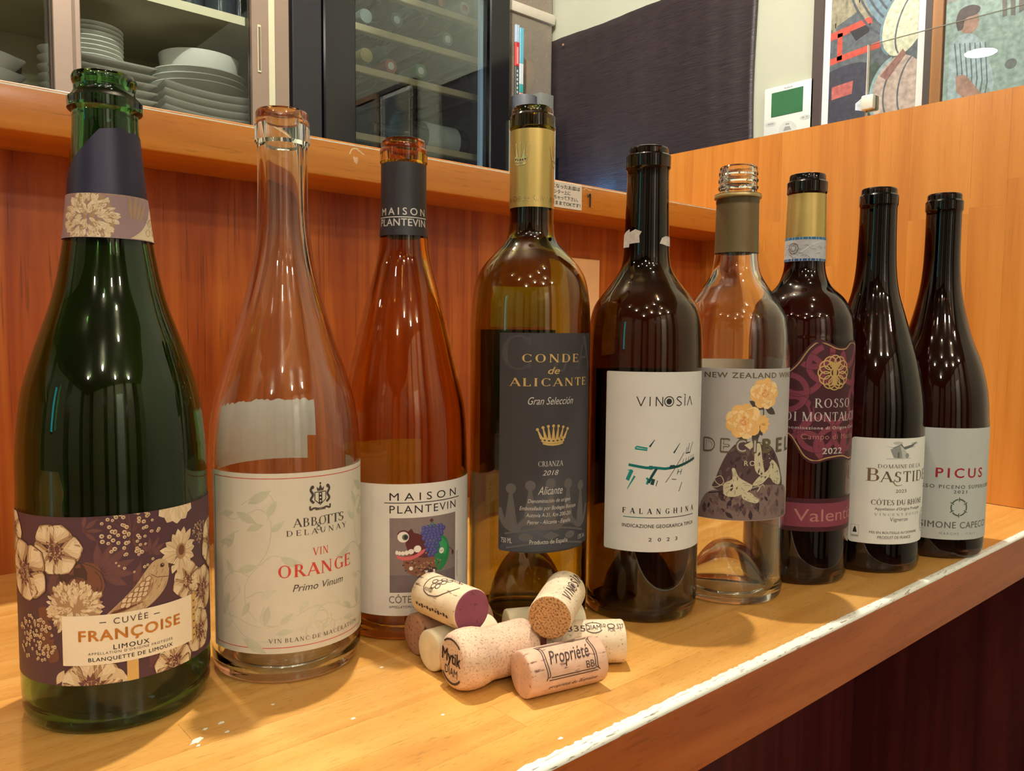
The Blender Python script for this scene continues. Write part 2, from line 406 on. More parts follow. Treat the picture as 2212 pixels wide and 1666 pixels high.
# ------------------------------------------------------------------ materials
OAK = wood('counter oak', (srgb(200, 136, 60), srgb(220, 158, 76), srgb(232, 176, 96)), 'X', rough=.3, coat=.3, pore=.26, vary=.06, dash=(130, 1000, 1000))
OAK_EDGE = wood('counter edge oak', (srgb(158, 74, 24), srgb(178, 90, 32), srgb(194, 104, 42)), 'X', rough=.4, coat=.2, pore=.25, vary=.03)
LEDGE_W = wood('ledge oak', (srgb(176, 102, 28), srgb(194, 119, 37), srgb(206, 134, 50)), 'X', rough=.32, coat=.35, pore=.3, vary=.02)
BACK_W = wood('backboard veneer', (srgb(142, 58, 15), srgb(170, 84, 24), srgb(192, 108, 38)), 'Z', grain=.7, rough=.4, coat=.2, pore=.45, vary=.05, blotch=.4, dist=1.6)
PART_W = wood('partition pine', (srgb(180, 108, 40), srgb(196, 125, 50), srgb(206, 138, 62)), 'Z', grain=.7, rough=.3, coat=.4, pore=.15, vary=.035, bump=.25)
MAROON = wood('kneeboard veneer', (srgb(66, 20, 20), srgb(84, 28, 26), srgb(104, 38, 32)), 'Z', rough=.45, coat=.1, pore=.2, vary=.02)
PLASTER = mat('cream plaster', srgb(186, 186, 164), .85, var=.03, vscale=9, bump=.1)
CEIL_M = mat('ceiling plaster', srgb(132, 122, 104), .9, var=.03, vscale=6)
BEIGE = mat('beige plaster', srgb(160, 148, 126), .8, var=.05, vscale=5)
FLOOR_M = wood('floor boards', (srgb(60, 30, 18), srgb(76, 38, 22), srgb(90, 48, 28)), 'X', rough=.4, pore=.2)
DARKW = wood('dark post wood', (srgb(38, 22, 16), srgb(50, 30, 22), srgb(62, 38, 28)), 'Z', rough=.4)
WHITEP = mat('white paint', srgb(236, 232, 222), .5, var=.02)
BLACKP = mat('black plastic', srgb(26, 24, 30), .38, var=.08, vscale=200)
BLACKG = mat('black gloss', srgb(14, 13, 17), .16, var=.05)
ALU = mat('bronze aluminium', srgb(140, 120, 104), .42, metal=.35, var=.03, vscale=14)
ALU_D = mat('bronze aluminium groove', srgb(104, 86, 70), .5, metal=.3, var=.03)
ALU_L = mat('pale vinyl strip', srgb(182, 178, 146), .6, var=.03)
CABIN = mat('cabinet lining', srgb(222, 216, 180), .75, var=.04, vscale=8)
PORC = mat('white porcelain', srgb(226, 228, 216), .22, var=.02, vscale=30)
PORC_D = mat('brown stoneware', srgb(70, 62, 50), .35, var=.1)
STEEL = mat('steel', srgb(150, 150, 150), .3, metal=.9, var=.05)
PANE = sheet_glass('window glass', (.96, .98, .97))
ACRY = sheet_glass('clear acrylic', (.95, .955, .95))
PAPER = mat('white paper', srgb(226, 220, 206), .8, var=.02, vscale=40)
INKB = mat('black ink', srgb(34, 30, 28), .6, var=.05)
def wear_mat():
    # lacquer rubbed down to a chalky white along the nosing: a ragged band of its own shape, fading into the oak
    m, t, b, L = nt('worn nosing')
    g = t.nodes.new('ShaderNodeNewGeometry'); sx = t.nodes.new('ShaderNodeSeparateXYZ'); L.new(g.outputs['Position'], sx.inputs[0])
    mp = t.nodes.new('ShaderNodeMapping'); mp.inputs['Scale'].default_value = (55, 260, 260); L.new(g.outputs['Position'], mp.inputs['Vector'])
    n = t.nodes.new('ShaderNodeTexNoise'); n.inputs['Scale'].default_value = 1; n.inputs['Detail'].default_value = 6; n.inputs['Roughness'].default_value = .65; L.new(mp.outputs[0], n.inputs['Vector'])
    n2 = t.nodes.new('ShaderNodeTexNoise'); n2.inputs['Scale'].default_value = 7; L.new(g.outputs['Position'], n2.inputs['Vector'])
    a = t.nodes.new('ShaderNodeMath'); a.operation = 'MULTIPLY_ADD'; a.inputs[1].default_value = .006; L.new(n.outputs['Fac'], a.inputs[0]); L.new(sx.outputs['Y'], a.inputs[2])
    a2 = t.nodes.new('ShaderNodeMath'); a2.operation = 'MULTIPLY_ADD'; a2.inputs[1].default_value = .004; L.new(n2.outputs['Fac'], a2.inputs[0]); L.new(a.outputs[0], a2.inputs[2])
    mr = t.nodes.new('ShaderNodeMapRange'); mr.inputs[1].default_value = .2520; mr.inputs[2].default_value = .2532; mr.inputs[3].default_value = 1; mr.inputs[4].default_value = 0
    L.new(a2.outputs[0], mr.inputs[0])
    fn = t.nodes.new('ShaderNodeTexNoise'); fn.inputs['Scale'].default_value = 1; fn.inputs['Detail'].default_value = 2
    mp2 = t.nodes.new('ShaderNodeMapping'); mp2.inputs['Scale'].default_value = (120, 900, 900); L.new(g.outputs['Position'], mp2.inputs['Vector']); L.new(mp2.outputs[0], fn.inputs['Vector'])
    cr = t.nodes.new('ShaderNodeValToRGB'); e = cr.color_ramp.elements; e[0].position = .3; e[0].color = (*srgb(150, 140, 112), 1); e[1].position = .4; e[1].color = (*srgb(244, 240, 224), 1); L.new(fn.outputs['Fac'], cr.inputs['Fac'])
    mx = t.nodes.new('ShaderNodeMix'); mx.data_type = 'RGBA'; L.new(mr.outputs[0], mx.inputs[0]); mx.inputs[6].default_value = (*srgb(222, 158, 76), 1); L.new(cr.outputs['Color'], mx.inputs[7])
    L.new(mx.outputs[2], b.inputs['Base Color']); b.inputs['Roughness'].default_value = .45
    return m
WEAR = wear_mat()
# ------------------------------------------------------------------ the room
S = lambda o: tag(o, kind='structure')
CZ = 1.6; FZ = -.78
S(box('floor', -3.2, 1.6, -2.7, 2.2, FZ-.05, FZ, FLOOR_M))
S(box('ceiling', -3.2, 1.6, -2.7, 2.2, CZ, CZ+.05, CEIL_M))
S(box('wall_back', -3.2, 1.6, 2.15, 2.2, FZ, CZ, PLASTER))
S(box('wall_right', 1.5, 1.56, -2.7, 2.15, FZ, CZ, PLASTER))
S(box('wall_left', -3.2, -3.15, -2.7, 2.15, FZ, CZ, BEIGE))
wf = S(box('wall_front', -3.15, 1.5, -2.7, -2.65, FZ, CZ, BEIGE))
for x0, x1 in ((-2.7, -2.35), (-1.35, -1.1), (-.62, -.5), (.12, .3), (.75, 1.1)):  # unseen dark uprights added to give streaky reflections in the bottles
    box('streak_post', x0, x1, -2.65, -2.6, FZ, CZ, DARKW, wf)
d = S(box('streak_door_1', -.42, .02, -2.648, -2.62, FZ, 1.25, WHITEP, bev=.004)); box('door_handle', -.38, -.36, -2.62, -2.58, .2, .32, STEEL, d, .003)  # unseen white door added for a bright streak in the glass
wl = bpy.data.objects['wall_left']
for y0, y1 in ((-2.2, -1.9), (-.9, -.5), (1.0, 1.3)): box('streak_post', -3.15, -3.1, y0, y1, FZ, CZ, DARKW, wl)  # more uprights added for reflected streaks
# downlights
TRIM = mat('downlight trim', srgb(230, 226, 214), .4)
where = ['over the shelf ledge', 'over the far end of the kitchen', 'added to brighten the dish cabinet'] + [None]*(len(LAMPS)-3)
ring0 = None
for i, (x, y, z, pw, r, colr) in enumerate(LAMPS):
    v, f = lathe_vf([(.028, 0), (.045, -.004), (.052, 0), (.052, .012), (.028, .012)], 24, True)
    if ring0 is None: ring0 = bpy.data.meshes.new('downlight_trim'); ring0.from_pydata(v, [], f); ring0.materials.append(TRIM); ring0.shade_smooth()
    o = empty('ceiling_downlight', (x, y, CZ-.012))
    rg = bpy.data.objects.new('trim_ring', ring0); COL.objects.link(rg); rg.parent = o
    if r > .05: rg.scale = (2.2, 2.2, 1)
    ld = bpy.data.lights.new('bulb', 'POINT' if r <= .05 else 'AREA'); lo = bpy.data.objects.new('bulb', ld); COL.objects.link(lo); lo.parent = o
    ld.energy = pw; ld.color = colr
    if r <= .05: ld.shadow_soft_size = r; lo.location = (0, 0, z-(CZ-.012)-r-.004)
    else: ld.shape = 'DISK'; ld.size = r*2; lo.location = (0, 0, -.006)
    tag(o, 'round ceiling downlight '+where[i] if where[i] else 'small round ceiling downlight over the seating side', 'lamp', 'ceiling downlights')
# made-up teal light panel, added for the teal streaks in the bottles
mb = empty('added_teal_light', (-3.145, .45, .25)); tag(mb, 'added teal light panel on the far left wall for streaks in the glass', 'light helper')
box('housing', 0, .03, -.09, .09, 0, .95, BLACKP, mb, .004); box('lit_panel', .03, .034, -.075, .075, .02, .93, emit('teal glow', (.05, .75, .85), 2.2), mb)
# ------------------------------------------------------------------ bar counter of glued oak staves
X0, X1 = -.9, 1.004
ctr = empty('bar_counter', (0, 0, 0)); tag(ctr, 'orange oak bar counter with a worn white front edge carrying the bottles', 'counter')
box('core', X0, X1, .247, .73, -.0445, -.012, OAK_EDGE, ctr)
rows = [.2472]
while rows[-1] < .70: rows.append(rows[-1]+.02740)
rows[-1] = .73
rnd = random.Random(11)
_st = {}
for k in range(len(rows)-1):
    xs = [X0]; x = X0+rnd.uniform(.08, .4)
    while x < X1-.1: xs.append(x); x += rnd.uniform(.24, .52)
    xs.append(X1)
    if k == 0: xs = [X0, -.45, -.08, .297, .66, X1]
    if k == 1: xs = [X0, -.62, -.2, .2502, .61, X1]
    for a, b in zip(xs, xs[1:]):
        box('stave', a+.00006, b-.00006, rows[k]+.00005, rows[k+1]-.00005, -.012, 0, OAK, ctr)
# rounded nosing strip along the front
n = 8; prof = [(.2472, 0)]; R_ = .0028
for i in range(n+1):
    a = math.pi/2+math.pi/2*i/n; prof.append((.2424+R_+R_*math.cos(a), -R_+R_*math.sin(a)))
prof += [(.2424, -.0432), (.2436, -.0445), (.2472, -.0445)]
v = [(x, y, z) for x in (X0, X1) for y, z in prof]; N = len(prof)
f = [(i, i+N, (i+1) % N+N, (i+1) % N) for i in range(N)] + [tuple(range(N)), tuple(range(2*N-1, N-1, -1))]
no = pydata('front_edge', v, [q[::-1] for q in f], [OAK_EDGE, WEAR], ctr)
for p in no.data.polygons:
    if p.center.z > -.0034 and len(p.vertices) == 4: p.material_index = 1
no.data.shade_smooth(); no.data.set_sharp_from_angle(angle=.6)
# stave nearest the edge is rubbed white too
for o in [c for c in ctr.children if c.name.startswith('stave')][:5]: o.data.materials[0] = WEAR if False else OAK
wi = Ink()
def wear_strip():
    rr = random.Random(5); top = []; x = -900
    while x < 1000:
        top.append((x, 247.4+rr.random()*2.2*(.25+.75*max(0, min(1, (600-x)/500))) + 1.4*max(0, min(1, (520-x)/400)))); x += rr.uniform(1.2, 4.0)
    v = []; f = []
    for i, (x, y) in enumerate(top): v += [(x, 246.9), (x, y)]
    for i in range(len(top)-1): f.append((2*i, 2*i+2, 2*i+3, 2*i+1))
    wi.add(v, f, WEAR_GLINT, 1)
WEAR_GLINT = mat('worn lacquer and edge glint', srgb(240, 236, 218), .5, var=.08, vscale=260)
wear_strip()
flat = lambda u, z, l: Vector((u, z, .00002+l))
wi.build('worn_glint_edge', flat, ctr, step=0)
# pale scuffs and crumbs of paper stuck to the top
sc_ = Ink(); rr = random.Random(3)
def blob(ink, cx, cy_, r, m, el=1., rot=0., layer=1):
    pts = []
    for k in range(14):
        a = 2*math.pi*k/14; q = r*rr.uniform(.6, 1.15); x, y = q*math.cos(a)*el, q*math.sin(a)
        c_, s_ = math.cos(rot), math.sin(rot); pts.append((cx+x*c_-y*s_, cy_+x*s_+y*c_))
    ink.poly(pts, m, layer)
for cx, cy_, r, el, rot in ((124, 363, 2.0, 2.2, .5), (131, 371, 1.0, 1.5, .5), (139, 372, 1.3, 1.3, .3), (138, 362, .9, 1.6, .4), (123, 358, .8, 1.5, .4), (166, 374, .8, 1.4, .4), (232, 377, 1.0, 1.6, .4), (190, 335, 1.0, 1.4, .3), (226, 310, .9, 1.2, .4), (255, 256, 1.0, 2, 0)):
    blob(sc_, cx, cy_, r, WEAR_GLINT, el, rot)
sc_.build('scuff_marks', flat, ctr, step=0)
# kneeboard under the counter
S(box('wall_kneeboard', X0, 1.5, .46, .50, FZ, -.0445, MAROON))
S(box('wall_partition_base', .99, 1.03, .243, .46, FZ, -.0446, MAROON))
S(box('trim_1', X0, X1+.3, .44, .46, FZ, FZ+.1, DARKW))
# ------------------------------------------------------------------ backboard, ledge, partition
YW = .704
bb = S(box('wall_backboard', X0, .985, YW+.004, YW+.03, 0, .322, BACK_W))
xs = [X0, -.62, -.3, -.05, .16, .37, .56, .706, .985]
for a, b in zip(xs, xs[1:]): box('panel', a+.0001, b-.0001, YW, YW+.006, 0.0, .3212, BACK_W, bb)
S(box('trim_2', .977, .985, YW-.008, YW, 0, .3212, PART_W))
lg = empty('shelf_ledge', (0, 0, .3213)); tag(lg, 'orange wooden ledge running above the backboard behind the bottles', 'shelf')
bd = box('board', X0, .985, .630, .765, 0, .0317, LEDGE_W, lg, .0012, 3)
li = Ink(); x = -890; v = []; f = []  # pale worn strip that also paints the bright highlight along the ledge edge
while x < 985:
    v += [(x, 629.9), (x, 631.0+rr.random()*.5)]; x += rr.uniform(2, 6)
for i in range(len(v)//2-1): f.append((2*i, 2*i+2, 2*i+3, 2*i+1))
li.add([(a, 350.4 if b < 630 else 351.4+(b-631)*.6) for a, b in v], f, WEAR_GLINT, 1)
li.build('worn_glint_edge', lambda u, z, l: Vector((u, .62995-l, z-.3213)), lg, step=0)
# glue residue and the little hook on the ledge front (frame: u along x, z up, facing the room)
fr_l = lambda u, z, l: Vector((u, .630-.00004-l, z-.3213))
res = Ink(); RES = mat('glue residue', srgb(226, 186, 140), .7, var=.15, vscale=300); RES2 = mat('dried glue', srgb(240, 214, 176), .6, var=.1, vscale=300)
blob(res, 362.5, 338.5, 3.9, RES, .8, .4)
res.curve([(356.5, 343), (359, 347.5), (363, 348.5), (366, 346.5)], 1.1, RES2, 2); res.curve([(364, 349), (368, 346), (371, 344.5)], .9, RES2, 2)
res.build('glue_residue', fr_l, lg, step=0)
res = Ink(); res.curve([(651, 347), (655, 349.5), (659, 348.2), (664, 347.8)], .7, RES2, 1); res.build('glue_residue', fr_l, lg, step=0)
pts = [(.6575, .3405), (.658, .3425), (.6595, .3432), (.6605, .3425), (.6607, .338), (.6606, .329)]
v = []; f = []; pr = catmull(pts, 4)
for i, (x, z) in enumerate(pr):
    x0, z0 = pr[max(0, i-1)]; x1, z1 = pr[min(len(pr)-1, i+1)]; dx, dz = x1-x0, z1-z0; l = math.hypot(dx, dz)
    for k in range(8):
        a = k*math.pi/4; q = .0009
        v.append((x-dz/l*q*math.cos(a), .6285+q*math.sin(a), z+dx/l*q*math.cos(a)))
for i in range(len(pr)-1):
    for k in range(8): f.append((i*8+k, i*8+(k+1) % 8, i*8+8+(k+1) % 8, i*8+8+k))
tag(pydata('cup_hook', v, f, BLACKP, None, True), 'small black hook screwed to the ledge beside the note', 'hook')
# handwritten note
nb = box('handwritten_note', .588, .6475, .6288, .6296, .3235, .3515, PAPER, None, .0003, 1)
tag(nb, 'small white note with handwritten Japanese on the ledge front', 'note')
ti = Ink()
for s_, z, u0, u1 in (('空になったお皿は', 344.6, 594, 644), ('カウンター上に', 338.6, 594, 629), ('置いちゃって下さい。', 332.6, 594, 641), ('そのままでOKです！', 326.6, 594, 645)):
    ti.text(s_, u0, u1, z, 3.3, INKB, 1, bold=.008)
ti.build('handwriting', lambda u, z, l: Vector((u, .6287-l, z)), nb, step=0)
# cream card pinned on the backboard
CREAM = mat('cream card', srgb(236, 196, 142), .7, var=.02)
cc = box('cream_card', .69, .758, .7025, .7037, .16, .280, CREAM, None, .0005, 1); tag(cc, 'plain cream card on the backboard between the two tall dark bottles', 'card')
# partition
PX = .985
pt = S(box('wall_partition', PX+.006, PX+.034, .243, .80, 0, .4555, PART_W))
ys = [.243]; rnd = random.Random(4)
while ys[-1] < .76: ys.append(ys[-1]+rnd.uniform(.032, .046))
ys[-1] = .80
for k, (a, b) in enumerate(zip(ys, ys[1:])):
    zs = [0.0005, rnd.uniform(.1, .38), .4571]
    for c_, d_ in zip(zs, zs[1:]): box('stave', PX, PX+.0062, a+.00004, b-.00004, c_+.00004, d_, PART_W, pt)
box('top_cap', PX+.0062, PX+.034, .243, .80, .4555, .4571, PART_W, pt)
# acrylic screen standing on the partition
sc = empty('acrylic_screen', (PX+.015, .36, .4571)); tag(sc, 'clear acrylic screen standing on top of the wooden partition', 'screen')
box('sheet', -.0025, .0025, -.115, .118, 0, .0905, ACRY, sc, .0006, 1)
box('sheet_edge', -.0027, .0027, .1181, .1195, 0, .0905, mat('cut acrylic edge', srgb(196, 186, 176), .3), sc)
box('clip', -.009, .009, .107, .1225, .010, .028, mat('white plastic clip', srgb(222, 222, 204), .4), sc, .002)
# ------------------------------------------------------------------ bottles
G_GREEN = glass('dark green glass', (.34, .56, .31), neck=(225, 260, 1.25))
G_CLEAR = glass('clear glass', (.975, .992, .968))
G_AMBER = glass('amber glass', (.88, .72, .36), neck=(215, 250, 1.7))
G_OLIVE = glass('olive glass', (.75, .70, .32), neck=(235, 262, 3.2))
G_BROWN = glass('dark olive brown glass', (.52, .43, .25), neck=(215, 250, 2.4))
G_DARK = glass('dark brown glass', (.42, .26, .19), neck=(215, 250, 1.8))
G_DARK2 = glass('black brown glass', (.36, .24, .19), neck=(190, 250, 1.8))
LBL_CREAM = mat('cream label paper', srgb(240, 234, 214), .75, var=.02, vscale=80, trans=.25)
LBL_WHITE = mat('white label paper', srgb(244, 240, 230), .75, var=.02, vscale=80, bump=.1, trans=.2)
LBL_GREY = mat('pale grey label paper', srgb(224, 226, 214), .75, var=.02, vscale=80, trans=.2)
LBL_LILAC = mat('grey lilac label paper', srgb(200, 194, 186), .75, var=.03, vscale=50, trans=.2)
LBL_BLACK = mat('charcoal label paper', srgb(54, 50, 52), .55, var=.06, vscale=120)
LBL_PURP = mat('aubergine label paper', srgb(80, 50, 62), .5, var=.05, vscale=60)
LBL_MAROON = mat('maroon label paper', srgb(66, 18, 30), .5, var=.05, vscale=60)
LBL_BACK = mat('yellowed back label', srgb(206, 184, 96), .8, var=.04, trans=.6)
LBL_BACKW = mat('white back label', srgb(232, 234, 224), .8, var=.05, vscale=40, trans=.5)
GOLD = mat('gold foil', srgb(214, 180, 112), .4, metal=.35, var=.05)
GOLD_M = mat('matt gold capsule', srgb(206, 178, 104), .36, metal=.7, var=.03, vscale=30)
INK_SILV = mat('silver ink', srgb(206, 200, 188), .5, metal=.2)
def M2(n, r, g, b, rough=.7): return mat(n, srgb(r, g, b), rough, var=.05, vscale=150)
INK_RED = M2('red ink', 206, 70, 50); INK_GREY = M2('grey ink', 112, 104, 96); INK_BROWN = M2('brown ink', 92, 76, 62)
INK_VINE = M2('grey green ink', 206, 205, 184); INK_VINE2 = M2('deep grey green ink', 196, 197, 174)

class Bottle:
    def __init__(s, label, pos, body, ring, lip, H, gm, punt, wall=3.2, bore=9.2, group=None, cyl=0.):
        """body: smooth (r, z) in mm from the heel up; ring: (z0, z1, r) of the collar; lip: (r, z) points above it"""
        s.pos = pos; s.root = empty('wine_bottle', (pos[0], pos[1], 0)); tag(s.root, label, 'bottle', group)
        s.f = math.atan2(-pos[1], -pos[0]); s.R = max(r for r, z in body)*MM
        Rm = max(r for r, z in body); sm = [(Rm if 14 <= z <= cyl else min(r, Rm), z) for r, z in catmull(body, 6)]
        if cyl: sm = sorted(sm+[(Rm, cyl)], key=lambda p: p[1])
        s.sm = sm
        outer = list(sm)
        if ring:
            z0, z1, r = ring
            outer += [(sm[-1][0], z0-1.2), (r-.5, z0), (r, z0+.7), (r, (z0+z1)/2), (r, z1-.7), (r-.5, z1)]
        outer += lip
        top_r, top_z = outer[-1]
        # mouth, bore, inside wall, inside floor
        inner = [(top_r-1.0, H), (bore+.9, H), (bore, H-1.0)]
        zs = [z for r, z in sm if z > 9 and z < H-14]
        for r, z in reversed([(r, z) for r, z in sm if 9 < z < H-14]):
            w_ = wall if r > 24 else wall+(24-r)*.12
            inner.append((max(bore, r-w_), z))
        rf = inner[-1][0]
        dome = lambda r, rp, h: h*(.75*math.sqrt(max(0, 1-(r/rp)**2))+.25*math.cos(min(1, r/rp)*math.pi/2)) if r < rp else 0.
        rp = body[0][0]-6
        for k in range(1, 19):
            r = rf*(1-(k/18)); inner.append((max(r, 0), 6.0+1.5*(1 if k > 2 else k/3)*0+dome(r, rp-1, punt)))
        bottom = []
        for k in range(0, 19):
            r = rp*math.sin(k/18*math.pi/2); bottom.append((r, dome(r, rp, punt)+.6))
        bottom += [(rp+1.2, .15)]
        prof = bottom+outer+inner
        prof[0] = (0, prof[0][1]); prof[-1] = (0, prof[-1][1])
        s.glass = lathe('glass_body', [(r*MM, z*MM) for r, z in prof], gm, s.root, 96, .5)
    def r(s, z):
        z /= MM; p = s.sm
        if z <= p[0][1]: return p[0][0]*MM
        for (r0, z0), (r1, z1) in zip(p, p[1:]):
            if z0 <= z <= z1: return (r0+(r1-r0)*((z-z0)/(z1-z0) if z1 > z0 else 0))*MM
        return p[-1][0]*MM
    def frame(s, off=.00015, Rref=None, rot=0.):
        Rr = Rref or s.R
        def fn(u, z, l):
            q = s.r(z)+off+l; a = s.f+u/Rr+rot
            return Vector((q*math.cos(a), q*math.sin(a), z))
        return fn
    def label(s, name, u0, u1, z0, z1, m, off=.00015, shape=None, Rref=None, round_=1.5, nz=2, text=None):
        """a paper label between u0..u1 and z0..z1 (mm); shape: outline instead of a rectangle"""
        ik = Ink()
        if shape: ik.poly(shape, m, 0)
        else:
            c = round_; pts = []
            for cx, cy_, a0 in ((u1-c, z0+c, -90), (u1-c, z1-c, 0), (u0+c, z1-c, 90), (u0+c, z0+c, 180)):
                for k in range(4): a = math.radians(a0+30*k); pts.append((cx+c*math.cos(a), cy_+c*math.sin(a)))
            ik.poly(pts, m, 0)
        o = ik.build(name, s.frame(off, Rref), s.root, step=2.0, zstep=(4 if Rref else 0))
        o.data.shade_smooth()
        if text: tag(o, text)
        return o
    def print(s, name, ink, parent, off=.00015, Rref=None, gap=.06): return ink.build(name, s.frame(off, Rref), parent, step=3.0, gap=gap, zstep=(4 if Rref else 0))
    def sleeve(s, name, z0, z1, m, off=.0003, extra=None, n=64):
        """capsule around the neck"""
        N = 14; pr = [(s.r(z0*MM)+.00002, z0*MM)]
        for k in range(N+1):
            z = (z0+(z1-z0)*k/N)*MM; q = s.r(z)+off
            if extra: q += extra(z/MM)*MM
            pr.append((q, z))
        pr.append((s.r(z1*MM)+.00002, z1*MM))
        return lathe(name, pr, m, s.root, n, .9)

# ---------- 1 sparkling wine bottle, dark green
b1 = Bottle('dark green sparkling wine bottle with a flowered aubergine label, nearest on the left', (.1101, .4332),
  [(37, 0), (40.5, 1.2), (42.8, 5), (43.6, 13), (43.8, 50), (43.6, 103), (43.2, 133), (40.0, 159.2), (33.1, 182.7), (25.4, 205.8), (20.0, 233.5), (17.6, 256.2), (15.2, 283.2), (14.8, 293)],
  (295.5, 301.5, 16.8), [(14.6, 303), (13.7, 305), (13.8, 307.5), (14.5, 309), (14.6, 311), (13.9, 312.8)], 313.2, G_GREEN, 32, 4.0, 9.0, cyl=106)
CR1 = M2('cream print', 212, 190, 152); CR2 = M2('tan print', 168, 134, 98); CR3 = M2('warm brown print', 116, 72, 52); CR4 = M2('mauve brown print', 104, 66, 66); CR5 = M2('dark umber print', 74, 48, 42); CRW = M2('ivory print', 224, 206, 172)
LBL_CARD = mat('ivory card', srgb(236, 224, 198), .6, var=.02)
L1 = b1.label('front_label', -62, 74, 25.5, 104.5, LBL_PURP, round_=.3)
a = Ink(); rr = random.Random(21)
def anemone(a, cx, cy_, r, n=6, rot=0., L=2, dark=CR3):
    for k in range(n):
        an = rot+k*360/n+rr.uniform(-8, 8); R1 = r*rr.uniform(.9, 1.12)
        a.petal(cx, cy_, an, r*.06, R1*1.03, r*1.04, CR5, L+.1*k-.02, .66); a.petal(cx, cy_, an, r*.08, R1, r*.98, CR2, L+.1*k, .66); a.petal(cx, cy_, an+3, r*.2, R1*.97, r*.8, CR1, L+.1*k+.03, .7); a.petal(cx, cy_, an+6, r*.5, R1*.95, r*.52, CRW, L+.1*k+.05, .66)
        for j in (-22, -12, -4, 5, 14, 22): a.line([(cx+math.cos(math.radians(an+j*.6))*r*.3, cy_+math.sin(math.radians(an+j*.6))*r*.35), (cx+math.cos(math.radians(an+j))*R1*.82, cy_+math.sin(math.radians(an+j))*R1*.82)], .16, CR2, L+.1*k+.08, .3)
    for k in range(n*2): a.petal(cx, cy_, rot+k*180/n+rr.uniform(-9, 9), 0, r*rr.uniform(.36, .56), r*.16, dark if k % 2 else CR4, L+1, .45)
    a.ell(cx, cy_, r*.26, r*.26, CR2, L+1.1)
    for k in range(26): q = r*.36*math.sqrt(rr.random()); an = rr.uniform(0, 6.28); a.ell(cx+q*math.cos(an), cy_+q*math.sin(an), .35, .35, CR1 if k % 3 else CR5, L+1.2, n=6)
def allium(a, cx, cy_, r, L=2, n=240):
    a.ell(cx, cy_, r*.86, r*.86, CR2, L)
    pts = sorted(((r*math.sqrt(rr.random()), rr.uniform(0, 360)) for _ in range(n)), key=lambda p: -p[0])
    for i, (q, an) in enumerate(pts):
        x, y = cx+.82*q*math.cos(math.radians(an)), cy_+.82*q*math.sin(math.radians(an)); l = r*.24
        a.petal(x, y, an+rr.uniform(-25, 25), 0, l, l*.5, (CR1, CRW, CR2, CR1)[i % 4], L+.05+.9*i/n, .5, 4)
        if i % 3 == 0: a.line([(x, y), (x+.6*l*math.cos(math.radians(an)), y+.6*l*math.sin(math.radians(an)))], .14, CR2, L+.06+.9*i/n)
def umbel(a, cx, cy_, r, n=70, L=2, d=.85, stems=True):
    for i in range(n):
        q = r*math.sqrt(rr.random()); an = rr.uniform(0, 6.28); x, y = cx+q*math.cos(an), cy_+q*math.sin(an)*.85
        if stems and i % 2 == 0: a.line([(x, y), (cx+(x-cx)*.2, cy_-r*.1+(y-cy_)*.2)], .22, CR3, L)
        s_ = d*rr.uniform(.7, 1.1); a.ell(x, y, s_, s_, CR1, L+.2, n=8); a.ell(x+.15*s_, y-.1, s_*.55, s_*.5, CR2, L+.3, n=6); a.ell(x, y, s_*.25, s_*.25, CR5, L+.4, n=5)
def leafspray(a, x, y, ang, n, l, m, L=1):
    for k in range(n):
        t = k/(n-1); an = ang+(t-.5)*120; a.petal(x, y, an, l*.15, l*(1-.35*abs(t-.5)), l*.22, m, L, .45)
        a.line([(x, y), (x+l*.9*math.cos(math.radians(an)), y+l*.9*math.sin(math.radians(an)))], .2, CR3, L+.1)
leafspray(a, -8, 78, 30, 6, 17, CR4); leafspray(a, 6, 70, 10, 5, 14, CR4); leafspray(a, 14, 84, 60, 5, 9, CR4); leafspray(a, -14, 98, 20, 4, 9, CR4); leafspray(a, 13, 30, 20, 5, 9, CR4)
# rose in warm brown
for k, (dx, dy, q) in enumerate(((0, 0, 13), (-3, 2, 10), (4, 3, 9), (-1, 5, 8), (2, -1, 6))):
    a.ell(-18+dx, 72+dy, q, q*.82, (CR3, CR4, CR3, CR5, CR3)[k], 1.2+.2*k, rot=k*30, n=14)
for k in range(7): a.ring(-18, 73, 4+k*1.5, 3.4+k*1.2, .35, CR5, 2.2, 40+k*37, 150+k*50, 10)
for k in range(5): a.petal(-27, 55-k*2, 150+k*25, 2, 12, 7, CR3, 1.5, .6)
anemone(a, -27, 89, 12.5, 6, 10, 4); anemone(a, -47, 77, 15, 6, 40, 5); anemone(a, -60, 95, 12, 6, 0, 4)
allium(a, -18.5, 62, 13.5, 6)
umbel(a, 6, 96, 13.5, 62, 3, .95); umbel(a, 45, 88, 7, 60, 3, .5); umbel(a, -41, 46, 13, 95, 5, .9, False); umbel(a, 8, 84, 9, 10, 3, .7, False)
for k in range(15): a.petal(29.5, 82, k*24+rr.uniform(-6, 6), 1, 11.5*rr.uniform(.85, 1.1), 3.8, (CR1, CRW, CR1)[k % 3], 4+.03*k, .62); a.line([(29.5+3*math.cos(k*.42), 82+3*math.sin(k*.42)), (29.5+9*math.cos(k*.42), 82+9*math.sin(k*.42))], .2, CR2, 4.6)
a.ell(30, 82, 3, 4, CR2, 5); a.ell(30.3, 82.5, 1.8, 2.6, CR3, 5.1)
for k in range(7): a.petal(28, 107, 180+k*30, 0, 11, 7, (CR1, CRW)[k % 2], 4+.05*k, .66)
anemone(a, 46, 58, 13, 6, 15, 4); anemone(a, 34, 66, 9, 6, 20, 3.6); anemone(a, 43, 38, 11, 6, 50, 4.4)
anemone(a, 25, 28, 10.5, 7, 20, 4); anemone(a, -12, 24, 15, 7, 0, 4); anemone(a, 60, 80, 13, 6, 15, 4)
for x, y in ((-2, 33), (-24, 33)): a.petal(x, y, -60 if x > -10 else 240, 0, 8, 3.5, CR1, 6, .5)
